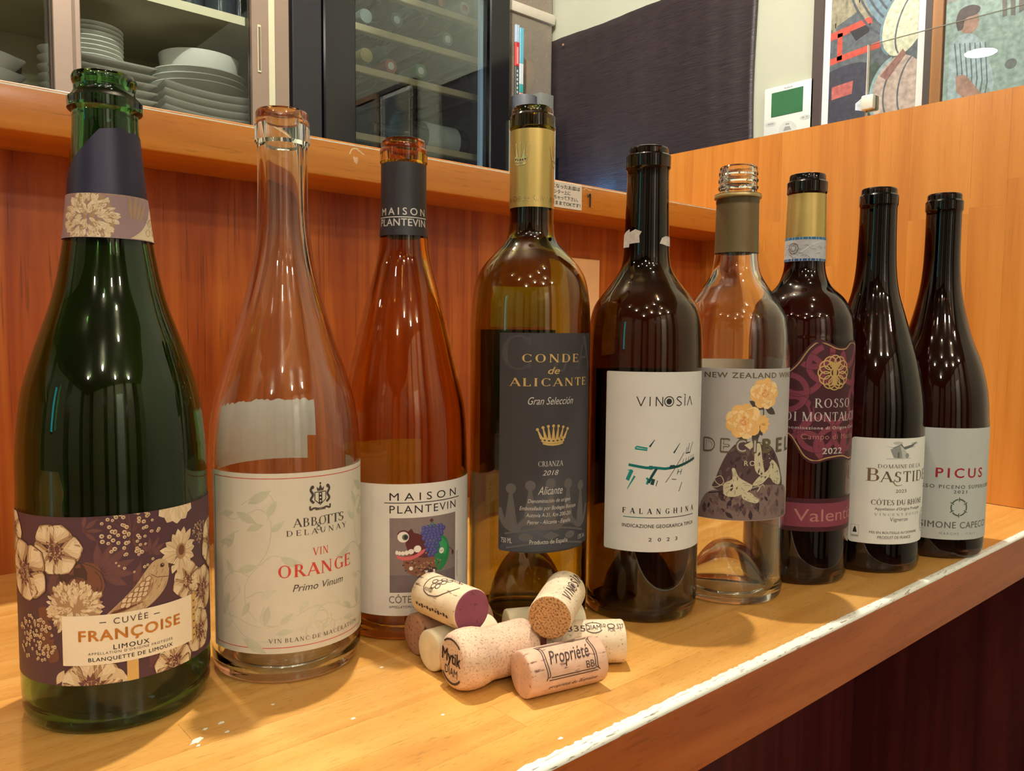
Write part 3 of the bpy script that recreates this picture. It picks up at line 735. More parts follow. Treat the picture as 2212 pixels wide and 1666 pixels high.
# bird
def inside2(p, poly):
    x, y = p; r_ = False
    for q in range(len(poly)):
        (x0, y0), (x1, y1) = poly[q-1], poly[q]
        if (y0 > y) != (y1 > y) and x < (x1-x0)*(y-y0)/(y1-y0)+x0: r_ = not r_
    return r_
B1_ = catmull([(-5, 58.5), (1, 64), (7, 70), (11.5, 76), (15, 80), (18.5, 81), (21.5, 79.5), (23, 77.2), (23, 74.5), (22.5, 70.5), (20.5, 66), (16, 61.5), (10, 58), (3, 57)], 4)
a.poly(B1_, M2('bird buff print', 190, 164, 126), 7)
a.poly(catmull([(-4, 59), (3, 65.5), (9, 71.5), (13.5, 74), (15.5, 71), (14, 66), (9, 61.5), (2, 58.5)], 4), CR2, 7.2)
for k in range(5):
    for j in range(4-k//2):
        x, y = 13-k*2.6-j*.6, 72.5-k*2.1-j*2.3; a.ell(x, y, 1.5, 1.05, CR1, 7.4+.05*k, rot=40, n=9); a.ring(x, y, 1.5, 1.05, .25, CR3, 7.6, rot=40, n=10)
for k in range(6): a.line([(3+k*1.5, 59.5+k*.5), (-4+k*.4, 58.2+k*.3)], .4, CR3, 7.6)
for k in range(70):
    x = rr.uniform(8, 22); y = rr.uniform(60, 79)
    if inside2((x, y), B1_) and inside2((x-.9, y-1.7), B1_): a.line([(x, y), (x-.9, y-1.7)], .22, (CR2, CR1, CR3)[k % 3], 7.15)
a.poly([(22.6, 78), (26.3, 76.3), (22.8, 75.6)], CR5, 7.6); a.ell(19.6, 77.6, 1.15, 1.1, CR3, 7.6, n=10); a.ell(19.6, 77.6, .75, .75, INKB, 7.7, n=8); a.ell(19.8, 77.9, .25, .25, CRW, 7.8, n=6)
a.line([(14.2, 74.4), (17, 72.4), (22.5, 71.6)], .35, CR3, 7.6)
a.clip(-61.9, 73.9, 25.6, 104.4)
b1.print('flower_print', a, L1, gap=.035)
# card with the name
c1 = b1.label('name_card', -24.3, 36, 35.2, 58.6, LBL_CARD, off=.00055, round_=.2)
c1.parent = L1
t = Ink(); ORG = mat('copper gold foil', srgb(206, 140, 66), .4, metal=.5)
GR = M2('charcoal ink', 70, 60, 56)
t.text('CUVÉE', -2.2, 12.4, 53.8, 2.8, GR, track=1.25); t.rect(-8, -5.2, 54.8, 55.2, GR); t.rect(15, 17.8, 54.8, 55.2, GR)
t.text('FRANÇOISE', -17, 28.2, 46.6, 4.9, ORG, bold=.022, track=1.15)
t.text('LIMOUX', -2.5, 12.7, 41.8, 2.2, INKB, bold=.006, track=1.2); t.text("APPELLATION D'ORIGINE PROTÉGÉE", -13, 23.9, 40.0, 1.15, GR, track=1.3); t.text('BLANQUETTE DE LIMOUX', -13, 23.8, 36.9, 1.75, INKB, bold=.006, track=1.15)
b1.print('lettering', t, L1, off=.0006)
g = Ink(); g.rect(2.9, 7.8, 25.6, 35.2, GOLD, 1); b1.print('gold_strip', g, L1, off=.00055); g = Ink(); g.rect(36, 38.6, 35.2, 58.6, GOLD, 1)
for k in range(6): g.rect(36.7, 38, 37+k*3.5, 37.8+k*3.5, CR3, 2)
b1.print('gold_strip', g, L1, off=.00055)
FOIL = mat('midnight blue foil', srgb(40, 34, 56), .42, metal=.25, var=.08, vscale=90)
b1.label('neck_foil', 0, 0, 0, 0, FOIL, .0003, [(-53, 253.5), (53, 253.5), (53, 283), (40, 285.5), (27, 284), (15.6, 285.3), (12, 284.6), (8.2, 286.4), (3, 285.5), (-3.1, 284.6), (-11, 276.5), (-18.3, 269.7), (-23, 266), (-30, 262), (-40, 258), (-53, 262)], Rref=.017)
N1 = b1.label('neck_label', -53, 53, 233, 254, M2('pale mauve neck paper', 150, 122, 122), .00055, Rref=.017, round_=.2)
a = Ink(); allium(a, -8, 243, 12.5, 1, 300); a.poly(catmull([(8, 233.4), (14, 238), (19, 244), (23, 249), (27, 250), (30, 246), (30, 236), (26, 233.4)], 4), CR1, 2)
for k in range(9): x, y = 18+rr.uniform(0, 10), 237+rr.uniform(0, 9); a.ring(x, y, 2, 1.4, .3, CR2, 2.4, rot=50, n=10)
for k in range(4): a.petal(9, 234, 62+k*9, 8, 21, 1.6, CR2, 1.2, .5)
a.rect(-53, 53, 253.4, 254, CR2, 1); a.clip(-52.9, 52.9, 233.2, 253.9)
b1.print('flower_print', a, N1, .00055, .017, .04)

# ---------- 2 clear burgundy bottle
b2 = Bottle('clear glass burgundy bottle with a cream vine-scroll label reading orange', (.1989, .4259),
  [(35.5, 0), (39, 1.2), (41, 5), (41.7, 14), (41.8, 60), (41.8, 110), (41.2, 130), (39.0, 148), (33.7, 167), (28.9, 182), (22.0, 205), (16.9, 227), (14.5, 245), (13.8, 261), (13.6, 288)],
  (293, 305.5, 14.9), [(14.2, 306.2), (14.25, 309), (13.6, 310.4)], 311, G_CLEAR, 26, cyl=116)
L2 = b2.label('front_label', -47.5, 84, 18.3, 115, LBL_CREAM, round_=.8)
a = Ink()
for z in (112.3, 21.5): a.rect(-45, 82, z-.2, z+.2, INK_RED)
a.rect(-45.2, -44.8, 21.5, 112.3, INK_GREY); a.rect(81.8, 82.2, 21.5, 112.3, INK_GREY)
def vine(a, pts, leaves, flip=1):
    a.curve(pts, .55, INK_VINE, 1); 
    for x, y, an, l in leaves: a.petal(x, y, an, 0, l, l*.36, INK_VINE2 if l > 8 else INK_VINE, 1.5, .45)
def mirror(pts): return [(36-x, y) for x, y in pts]
V1 = [[(-16, 36), (-22, 44), (-22, 56), (-15, 66), (-10, 74), (-8, 84), (-9, 92), (-14, 96), (-22, 93), (-30, 90), (-37, 93)],
      [(-10, 90), (-6, 98), (-9, 104), (-16, 103), (-24, 98)], [(-14, 66), (-8, 71), (0, 70), (8, 66)], [(-20, 60), (-28, 62), (-36, 57), (-38, 48), (-32, 45), (-27, 50)],
      [(-38, 38), (-28, 37), (-16, 33), (-4, 34), (8, 40), (16, 42), (22, 36), (18, 29), (12, 31), (12, 36)], [(-36, 44), (-30, 34), (-22, 27), (-10, 25), (0, 29), (10, 31)], [(-12, 44), (-14, 36), (-8, 33)], [(-26, 84), (-34, 80), (-38, 74)], [(-22, 48), (-14, 52), (-10, 49)]]
LV = [(-20, 99, 30, 14), (-27, 94, -25, 13), (-10, 92, 60, 10), (-12, 88, 200, 10), (-8, 84, 40, 9), (-30, 78, 190, 10), (-34, 74, 60, 11), (-3, 70, 330, 11), (-16, 66, 200, 12), (-30, 60, 120, 9), (-20, 46, 240, 9), (-34, 48, 250, 12), (-13, 50, 20, 8), (-10, 44, 260, 11), (-4, 34, 40, 9), (-24, 26, 330, 15), (-36, 42, 70, 9), (-6, 29, 10, 9), (6, 40, 50, 8), (-31, 35, 220, 8), (-26, 50, 100, 7), (-38, 92, 10, 9)]
for p in V1: vine(a, p, []); vine(a, mirror(p), [])
for x, y, an, l in LV: vine(a, [(x, y), (x+.1, y+.1), (x+.2, y)], [(x, y, an, l)]); vine(a, [(36-x, y), (36-x+.1, y), (36-x, y+.1)], [(36-x, y, 180-an, l)])
a.ring(18, 34, 4, 5, .5, INK_VINE, 1.2); a.ring(14.5, 29, 5, 4.4, .5, INK_VINE, 1.2); a.ring(21.5, 29, 5, 4.4, .5, INK_VINE, 1.2)
a.clip(-47, 83.5, 18.8, 114.5)
b2.print('vine_scroll_print', a, L2)
t = Ink()
t.rom('ABBO', 3, 21.3, 86.0, 4.6, GR); t.rom('TTS', 20.3, 33.6, 85.8, 4.9, GR, track=-.10); t.rom('DELAUNAY', -.2, 35.9, 81.4, 3.0, GR, track=.32)
t.ring(17, 86.2, .8, .9, .3, GR, 2); t.ring(16.9, 84.3, 1.2, 1.0, .3, GR, 2, 60, 380); t.line([(16.3, 86.6), (18.6, 83.3)], .35, GR)
t.rom('VIN', 13.4, 22.4, 69.7, 4.2, INK_RED, track=.14); t.rom('ORANGE', -4.5, 39.2, 59.2, 6.8, INK_RED, wt=1.15)
t.text('Primo Vinum', 2.7, 32.6, 51.4, 3.7, GR, shear=.28); b2.print('lettering', t, L2); t = Ink(); t.rom('VIN BLANC DE MACÉRATION', -10, 45.5, 24.2, 2.3, INK_BROWN, track=.2)
b2.print('small_lettering', t, L2); t = Ink()
# coat of arms
t.poly([(14.6, 104), (21.4, 104), (21.4, 99.5), (18, 96.6), (14.6, 99.5)], GR, 2); t.poly([(15.1, 103.5), (20.9, 103.5), (20.9, 99.7), (18, 97.3), (15.1, 99.7)], LBL_CREAM, 2.3)
t.rect(17, 19, 97.6, 103.4, INKB, 2.6)
for k in range(3): t.ell(18, 98.8+k*1.9, .5, .5, LBL_CREAM, 2.8, n=8)
for sg in (-1, 1):
    t.curve([(18+sg*3.6, 98), (18+sg*5.4, 100), (18+sg*4.2, 102.5), (18+sg*5.4, 105), (18+sg*4.6, 107)], 1.3, GR, 2); t.ell(18+sg*4.4, 106.6, .9, 1, GR, 2)
    t.curve([(18+sg*1, 94.6), (18+sg*3.5, 95.3), (18+sg*5.6, 94.6), (18+sg*5.8, 96.6)], 1., GR, 2)
t.rect(15, 21, 94, 95.3, INK_GREY, 2.1); t.poly([(16.2, 104.4), (19.8, 104.4), (20.2, 106.6), (19, 105.6), (18, 108), (17, 105.6), (15.8, 106.6)], GR, 2); t.ell(18, 108.4, .6, .6, GR, 2, n=8)
b2.print('coat_of_arms', t, L2)
# torn white back label seen through the glass (rot: it sits behind)
bk = Ink(); rr = random.Random(9); up = [(-58+i*2.0, 147+rr.uniform(-1, 1)) for i in range(40)]
bk.poly([(-58, 110), (14, 110), (14, 124.5), (20, 124.5)]+up[::-1], LBL_BACKW, 0)
def back_frame(b, off=.00012, rot=math.pi):
    def fn(u, z, l):
        q = b.r(z)+off+l; a_ = b.f+rot-u/b.R
        return Vector((q*math.cos(a_), q*math.sin(a_), z))
    return fn
o = bk.build('back_label', back_frame(b2), b2.root, step=2.0, zstep=3); tag(o, 'torn white back label')

# ---------- 3 amber burgundy bottle
b3 = Bottle('amber burgundy bottle with black neck capsule and a white picture label', (.2840, .4334),
  [(35.5, 0), (39, 1.2), (40.8, 5), (41.4, 14), (41.5, 58), (41.2, 110), (40.2, 134), (38.2, 148), (33.1, 170.5), (27.2, 196.2), (20.1, 222), (16.7, 235.4), (15.2, 248.6), (14.3, 264), (14.0, 290)],
  (295, 303.8, 15.0), [(14.1, 304.6), (14.15, 308), (13.4, 309.4)], 309.9, G_AMBER, 28, cyl=99)
L3 = b3.label('front_label', -34, 70, 16.8, 97.8, LBL_WHITE, round_=.6)
t = Ink()
t.text('MAISON', -8.6, 36.4, 87.8, 4.6, INKB, track=1.6); t.rect(-11.8, 40, 86.1, 86.6, INKB); t.text('PLANTEVIN', -8.6, 36.2, 80, 4.7, INKB, track=1.2)
b3.print('lettering', t, L3); t = Ink()
t.text('CÔTES DU RHÔNE', -9, 36, 24.8, 4.3, INK_GREY, track=1.0); t.text('APPELLATION CÔTES DU RHÔNE CONTRÔLÉE', -9, 36, 21.6, 1.5, INKB, track=1.05)
v_, f_ = text_mesh('ILLUSTRATION MANUELA MARCHAL'); x1 = max(p[0] for p in v_)
t.add([(38.6-y*1.6, 35+x*17/x1) for x, y in v_], f_, INK_GREY, 2)
b3.print('small_lettering', t, L3)
a = Ink(); a.rect(-8.6, 36.2, 31.2, 77.1, M2('mauve grey print', 132, 116, 112), 1); 
a.rect(-8.6, 36.2, 31.2, 42, M2('deep mauve print', 112, 98, 98), 1.1)
BEET = M2('beet print', 92, 34, 34); MUSH = M2('mushroom print', 134, 84, 62); PINK = M2('gum pink print', 214, 100, 104); TOOTH = M2('tooth print', 236, 226, 214); GRAPE = M2('grape print', 66, 66, 128); GRAPE2 = M2('grape light print', 92, 92, 156); MANG = M2('leaf green print', 34, 128, 72); MANG2 = M2('bright green print', 56, 156, 88)
a.ell(9, 50, 9.5, 9, MUSH, 2); a.ell(14.5, 47, 8.5, 7, MUSH, 2.1)
for k in range(60): q = rr.uniform(0, 6.28); s_ = math.sqrt(rr.random()); a.ell(12+13*s_*math.cos(q), 48+7*s_*math.sin(q), .7, .5, CR5 if k % 2 else CR2, 2.3, n=6)
a.poly(catmull([(2, 68), (4.5, 70.5), (6, 68), (9, 67), (13, 64), (16, 57), (15, 52), (8, 53), (3, 56), (1, 61)], 4), BEET, 2.6)
a.ell(-.4, 65.5, 3.5, 3.3, TOOTH, 3.2); a.ell(.8, 65.4, 1.9, 1.9, M2('iris print', 84, 108, 96), 3.4); a.ell(1.1, 65.4, 1.1, 1.2, INKB, 3.6); a.ring(-.2, 65.9, 3.7, 3.5, .7, BEET, 3.5, 20, 160)
a.poly(catmull([(-4.5, 54.5), (0, 53.3), (6, 54), (12.5, 57.5), (12, 55), (6, 51.8), (0, 51.2), (-4, 52.6)], 4), PINK, 3.2)
for k, (x, y, w_, h) in enumerate(((-4.2, 56, 1.5, 2.2), (-2.6, 55.6, 1.7, 2.1), (-.6, 55.5, 1.9, 2.2), (1.6, 55.8, 2.1, 2.4), (4.3, 56.4, 3, 2.7), (8.2, 57.8, 3.8, 3.6))): a.ell(x, y, w_*.62, h*.62, TOOTH, 3.6+.05*k, n=10)
a.poly(catmull([(19.5, 62), (23.5, 64.5), (28, 62), (30.5, 55), (29, 48), (24.5, 43), (20.5, 44), (19.5, 52)], 4), MANG, 2.6); a.poly(catmull([(22, 62), (25, 62.5), (28.5, 58), (27, 52), (23, 55)], 4), MANG2, 2.7)
a.ell(24.3, 54.8, 1.8, 1.9, TOOTH, 2.9); a.text('ING', 23.2, 25.5, 54.2, 1.1, MANG, 3.1)
a.curve([(30, 56), (32, 54.5), (33.3, 53)], .4, CR5, 2.9); a.ell(33.6, 52, 1, 1.6, BEET, 3)
kk = 0
for row in range(11):
    y = 70.5-row*1.75; hw = 8.2-.62*row if row > 1 else 6.5+row*1.2
    n_ = max(2, int(hw/1.05))
    for q in range(n_):
        x = 18.6-.12*row+(-1+2*(q+.5*(row % 2))/max(1, n_-.5))*hw+rr.uniform(-.25, .25); yy = y+rr.uniform(-.3, .3); kk += 1
        a.ell(x, yy, 1.35, 1.45, GRAPE, 4+.008*kk, n=10); a.ell(x-.3, yy+.4, .8, .8, GRAPE2, 4.004+.008*kk, n=7)
a.curve([(15, 70), (16.5, 72.5), (17.5, 74)], .4, MANG, 4.9); a.curve([(17.5, 74), (19, 71.5), (19.5, 70)], .4, MANG, 4.9); a.ell(17.2, 74.6, 1.2, 1.1, BEET, 5)
a.rect(13.2, 19.6, 36.5, 44, TOOTH, 2.5); a.ell(16.4, 44, 5, 1.6, CR5, 2.6); a.ell(17, 42.5, 1, .5, CR5, 2.9)
for k in range(4): a.petal(12.2, 41.5, 200+k*14, 0, 4.6, 1.2, CR5, 2.8, .6)
a.ell(4.3, 46, 1.2, 1.2, TOOTH, 3)
b3.print('creature_picture', a, L3, gap=.03)
CAPB = mat('black capsule', srgb(40, 36, 40), .48, var=.06, vscale=160)
k3 = b3.sleeve('neck_capsule', 249.2, 294.2, CAPB)
t = Ink(); t.text('MAISON', -16.6, 15.6, 261.6, 4.3, INK_SILV, bold=.012, track=1.5); t.rect(-19.6, 17.6, 259.9, 260.5, INK_SILV); t.text('PLANTEVIN', -17.6, 15.8, 254.8, 4.4, INK_SILV, bold=.012, track=1.05)
b3.print('lettering', t, k3, .0004, .0148)
bk = Ink(); bk.rect(-45, 13, 78, 114, LBL_BACK, 0); o = bk.build('back_label', back_frame(b3), b3.root, step=2.0, zstep=3)

# ---------- 4 tall olive bordeaux bottle, black label
b4 = Bottle('tall olive glass bottle with gold neck capsule and charcoal crown label', (.3537, .3889),
  [(33.5, 0), (37, 1.2), (38.8, 5), (39.4, 12), (39.5, 60), (39.5, 176), (39.3, 196), (38.4, 211), (35.8, 223.8), (31, 232.6), (23.6, 241), (16.6, 248.8), (14.7, 257), (14.3, 270), (14.2, 314)],
  (319.6, 328.4, 14.85), [(13.7, 329.2), (13.7, 332), (13.0, 333.3)], 333.7, G_OLIVE, 42, cyl=192)
L4 = b4.label('front_label', -19.3, 51.5, 53, 189.5, LBL_BLACK, shape=[(-19.3, 54), (-19.3, 189.3), (51.5, 189.3), (51.5, 54), (43, 54), (41.5, 52.6), (8, 52.2), (-18.3, 53)])
t = Ink(); DIM = M2('dim grey print', 92, 86, 84); DIM2 = M2('faint grey print', 72, 67, 68)
t.rom('C', -17.8, .5, 166.5, 21.5, DIM2, 1); t.rom('A', 31.5, 50.8, 167, 21, DIM2, 1); t.text('d', 15, 27, 165.5, 12, DIM2, 1, shear=.3)
t.rom('CONDE', -4.8, 34, 171.3, 5.1, GOLD, wt=1.15, track=.16); t.text('de', 11.2, 19.2, 164.2, 4.2, GOLD, shear=.3, bold=.01); t.rom('ALICANTE', -12.9, 43.6, 156.6, 5.0, GOLD, wt=1.15, track=.16)
t.text('Gran Selección', -1, 29.8, 145.3, 4.6, INK_SILV, shear=.38)
def crown(t, cx, z, w_, h, m, L=2, balls=7, gems=True, band=.32):
    hw = w_/2
    for k in range(balls):
        q = (k/(balls-1)*2-1); x = cx+q*hw; y = z+h*(.94-.16*q*q); bx = cx+q*hw*.72; r = w_*.048
        t.ell(x, y, r, r, m, L, n=10); t.poly([(bx-w_*.055, z+h*band), (bx+w_*.055, z+h*band), (x+w_*.014, y), (x-w_*.014, y)], m, L)
    t.poly([(cx+q_*hw*.74, z+h*(.42-.1*(1-abs(q_)))) for q_ in (-1, -.5, 0, .5, 1)]+[(cx+q_*hw*.76, z+h*(.2-.1*(1-q_*q_))) for q_ in (1, .5, 0, -.5, -1)], m, L)
    t.poly([(cx+q_*hw*.68, z+h*(.17-.08*(1-q_*q_))) for q_ in (-1, -.5, 0, .5, 1)]+[(cx+q_*hw*.66, z+h*(.08-.08*(1-q_*q_))) for q_ in (1, .5, 0, -.5, -1)], m, L)
    if gems:
        for k in range(5): q = (k-2)/2.6; t.ell(cx+q*hw*.72, z+h*(.29-.06*(1-q*q)), w_*.04, h*.035, LBL_BLACK, L+.5, n=8)
b4.print('name_lettering', t, L4); t = Ink(); crown(t, 15.3, 119.6, 20.5, 13.2, GOLD); b4.print('crown_emblem', t, L4); t = Ink()
t.rom('CRIANZA', 5.8, 22.6, 106.8, 3.3, INK_SILV, track=.06); t.text('2018', 8.5, 19.2, 101.2, 3.1, INK_SILV, shear=.3)
t.text('Alicante', 5.8, 22.4, 89.2, 5.0, INK_SILV, shear=.4)
for s_, u0, u1, z, h in (('Denominación de origen', -.4, 28.6, 84.1, 2.4), ('Embotellado por Bodegas Bocopa', -5.5, 33.5, 79.5, 2.4), ('Autovía A-31, Km 200-201', -1.5, 29.4, 75.1, 2.4), ('Petrer - Alicante - España', -.7, 28.7, 70.7, 2.4)): t.text(s_, u0, u1, z, h, INK_SILV, shear=.25)
t.text('Producto de España', .9, 26.8, 58, 2.7, INK_SILV); t.text('750 ML', -17.4, -10.2, 58.2, 3.2, INK_SILV); t.text('13% Vol.', 37, 46, 57.5, 3.0, INK_SILV)
# large pale crown behind the small print
for k, (u, z) in enumerate(((-11.1, 92.7), (1.1, 94.9), (14, 96), (26.7, 94.9), (39.1, 92.3))):
    t.ell(u, z, 3.4, 3.3, DIM, 1, n=16); t.poly([(u-4.6, 68+1.5*(k in (1, 2, 3))), (u+4.6, 68+1.5*(k in (1, 2, 3))), (u+.7, z), (u-.7, z)], DIM, 1.0)
t.curve([(-19, 80), (-15, 70), (-8, 67), (-4, 71), (2, 75), (7, 68.5), (13.8, 68.5), (20, 68.5), (26, 75), (32, 70), (38, 67), (44, 70), (48, 79)], 3.4, DIM, 1.05)
t.curve([(-15, 64), (0, 67), (14, 68), (28, 66.5), (42, 63)], 1.2, DIM, 1); t.curve([(-14, 55), (0, 57.8), (14, 58.8), (28, 57.5), (42, 54.6)], 1.2, DIM, 1); t.ell(-1.5, 62.3, 4.6, 2.6, DIM, 1); t.poly([(8, 62.8), (14.3, 65.6), (21, 62.8), (14.3, 60.2)], DIM, 1); t.ell(29, 62.2, 4.2, 2.4, DIM, 1)
t.clip(-19.2, 51.4, 52.6, 189.4)
b4.print('lettering', t, L4)
k4 = b4.sleeve('neck_capsule', 269.2, 318.2, GOLD_M)
t = Ink(); crown(t, -8, 295, 13, 15, mat('bright embossed gold', srgb(238, 222, 160), .2, metal=.8), 2, 5); crown(t, 20, 295, 13, 15, GOLD, 2, 5); t.text('CONDE de ALICANTE', -24, 22, 273, 3.0, mat('embossed gold', srgb(226, 200, 132), .25, metal=.8), 2)
b4.print('embossing', t, k4, .0004, .0146)
bk = Ink(); bk.rect(-48, 19.5, 92, 191, LBL_BLACK, 0); bk.rect(-38, 19.5, 62, 90, LBL_BACK, 0); o = bk.build('back_label', back_frame(b4), b4.root, step=2.0)
bk = Ink(); bk.rect(-34, 14, 193, 221, LBL_BACK, 0); o = bk.build('back_label', back_frame(b4), b4.root, step=2.0, zstep=4)

# ---------- 5 dark bordeaux bottle, white label
b5 = Bottle('dark bare-necked bottle with white label of teal brush strokes', (.4250, .3512),
  [(33, 0), (36.5, 1.2), (38.2, 5), (38.8, 12), (38.8, 60), (38.8, 160), (38.0, 190), (35.6, 204.6), (31.3, 213), (25, 221), (21, 226.4), (17.6, 232), (16.0, 238), (15.2, 248), (14.5, 272), (13.9, 293)],
  (299, 308, 15.0), [(13.3, 308.8), (13.2, 312), (12.6, 313)], 313.5, G_BROWN, 38, cyl=167)
L5 = b5.label('front_label', -25.5, 53, 48.3, 165, LBL_WHITE, round_=1.2)
TEAL = M2('teal ink', 0, 112, 108, .4); DTEAL = M2('dark teal ink', 12, 66, 66, .4); TEALB = M2('bright teal ink', 0, 140, 134, .4)
t = Ink()
def vinosia(t, u0, z, k, m, L=2, fat=1.):
    """thin capitals V I N (o) S I A with an open A"""
    h = 6*k; w_ = .62*k*fat; x = u0
    t.line([(x, z+h), (x+2.6*k, z)], w_, m, L); t.line([(x+2.6*k, z), (x+5.2*k, z+h)], w_, m, L)
    t.line([(x+8.3*k, z), (x+8.3*k, z+h)], w_, m, L)
    t.line([(x+12.2*k, z), (x+12.2*k, z+h)], w_, m, L); t.line([(x+12.2*k, z+h), (x+16.4*k, z)], w_, m, L); t.line([(x+16.4*k, z), (x+16.4*k, z+h)], w_, m, L)
    t.ring(x+20.8*k, z+h/2, 3.2*k, 3.1*k, .6*k, m, L); t.ell(x+20.8*k, z+h/2, 1.9*k, 1.9*k, m, L)
    t.curve([(x+30*k, z+5.4*k), (x+27.8*k, z+5.9*k), (x+26.4*k, z+4.7*k), (x+28.2*k, z+3.2*k), (x+30*k, z+1.6*k), (x+28.4*k, z+.2*k), (x+26.2*k, z+.7*k)], w_, m, L)
    t.line([(x+33*k, z), (x+33*k, z+h)], w_, m, L); t.line([(x+32.4*k, z+h+1.6*k), (x+33.4*k, z+h+.5*k)], w_*.9, m, L)
    t.line([(x+35.2*k, z), (x+37.6*k, z+h)], w_, m, L); t.line([(x+37.6*k, z+h), (x+40*k, z)], w_, m, L)
vinosia(t, -4, 143.2, 1, INKB); b5.print('name_lettering', t, L5); t = Ink()
t.line([(-8.5, 105), (3, 103.4), (8, 103.6), (15, 102.8), (22, 103.5)], 1.7, TEAL, 2); t.line([(18, 103.3), (24, 103.8), (31, 105.5), (40.6, 108)], 1.7, DTEAL, 2.1); t.rect(4.5, 6.8, 102.3, 104.8, TEAL, 2.2); t.rect(18.5, 22, 102.6, 105, DTEAL, 2.2)
t.line([(9.4, 103), (6.4, 98), (4.4, 93.6)], 1.7, DTEAL, 2); t.line([(2.8, 96.4), (4.2, 96.5)], 1.2, TEALB); t.line([(4.4, 96.5), (3.4, 92.6)], 1.4, TEALB); t.line([(7.6, 96.2), (6.6, 92.4)], 2.2, DTEAL); t.line([(10.2, 95.2), (9.2, 91.6)], .5, DTEAL)
t.line([(-4.6, 116), (-3.4, 117), (3.2, 116), (3.1, 114.8), (-4.6, 115.6)], 1.0, TEALB); t.line([(4.6, 117), (7.8, 121.6)], 1.2, DTEAL, 2, .3); t.line([(21, 112.8), (25.6, 119)], 1.1, DTEAL, 2, .3)
t.line([(-6.4, 101.6), (-9.2, 94.8)], 2.4, TEALB); t.line([(-9, 101.3), (-6, 101.7)], .5, TEALB); t.line([(-4.4, 97.8), (-9.2, 89)], 1.3, TEALB, 2, .3)
t.line([(29.5, 112.6), (15.6, 93.8)], .45, GR); t.line([(31, 112), (35.6, 112.2)], .8, DTEAL); t.line([(33, 112.4), (34.6, 118.4)], .5, DTEAL); t.line([(35.2, 112.4), (38.4, 119)], .5, DTEAL); t.line([(31, 112), (32.4, 115.8)], .45, DTEAL)
for k in range(5): t.line([(28+k*2.5, 103.4+k*.6), (29.2+k*2.6, 108.4+k*.6)], .4, GR)
t.line([(20, 95.8), (23.4, 95.4)], .5, DTEAL); t.line([(24, 98.6), (25, 102)], .5, DTEAL); t.line([(26.6, 98.4), (27.8, 102)], .5, DTEAL); t.line([(24, 100.2), (27.6, 100.4)], .4, DTEAL); t.line([(28.2, 93.4), (25.6, 87.4)], .5, GR)
b5.print('brush_strokes', t, L5); t = Ink()
t.rom('FALANGHINA', -12, 41, 73.3, 3.6, INKB, wt=1.35, track=.75); t.rect(-11.4, 3, 70.6, 71.1, TEAL); t.rect(3, 40.8, 70.6, 71.1, GR)
t.text('INDICAZIONE GEOGRAFICA TIPICA', -12.1, 40.7, 64.2, 2.2, GR, bold=.012, track=1.1); t.text('2023', 5.1, 25.4, 55.4, 2.3, GR, bold=.01, track=2.6)
b5.print('lettering', t, L5)
TORN = mat('torn paper tape', srgb(214, 202, 188), .8, var=.12, vscale=400, bump=.3)
for sh in ([(-24, 247), (-24, 254.5), (-18, 257), (-13, 258.6), (-12.6, 256.5), (-8, 258.2), (-3.4, 256.4), (-5, 253.8), (-4.6, 249.2), (-12.6, 248.8), (-12.8, 246.6)], [(8.8, 248.6), (10.6, 252.4), (14, 253.8), (20, 254), (26, 253), (26, 247.4), (15, 247.6), (11, 248.4)]): b5.label('torn_paper', 0, 0, 0, 0, TORN, .0003, sh, Rref=.0152)
bk = Ink(); bk.rect(-48, 26, 66, 164, LBL_BLACK, 0); o = bk.build('back_label', back_frame(b5), b5.root, step=2.0, zstep=3)

# ---------- 6 clear screw-top bottle
b6 = Bottle('clear screw-top bottle with brown sleeve and a rose-headed portrait label', (.5020, .3318),
  [(34, 0), (37, 1.2), (38.8, 5), (39.2, 12), (39.2, 60), (39.2, 172), (37.6, 197), (34.3, 207), (28.4, 215.5), (22.4, 224), (18.8, 230), (16.5, 236.5), (15.3, 247), (14.9, 262), (14.6, 281)],
  None, [(15.2, 283), (15.2, 286), (13.2, 288), (13.0, 292), (13.9, 293), (14.0, 294.2), (13.1, 295.2), (13.1, 297), (13.9, 298), (14.0, 299.2), (13.1, 300.2), (13.1, 302), (13.7, 303), (13.7, 304.2), (13.0, 305.2), (13.0, 307.8), (12.5, 308.6)], 309, G_CLEAR, 33, cyl=171)
L6 = b6.label('front_label', -22.6, 66, 60.8, 166, LBL_LILAC, round_=.5)
PEACH = M2('peach print', 240, 188, 110); PEACH2 = M2('deep peach print', 230, 150, 96); PEACHL = M2('pale peach print', 248, 212, 148); DRESS = M2('plum brown print', 82, 58, 58); DRESS2 = M2('taupe print', 126, 104, 96); DRESSD = M2('deep plum print', 54, 36, 40); FAWN = M2('fawn print', 206, 196, 160); OLIV = M2('olive brown ink', 104, 92, 62); LEAFD = M2('dark leaf print', 72, 62, 54)
a = Ink(); rr = random.Random(33)
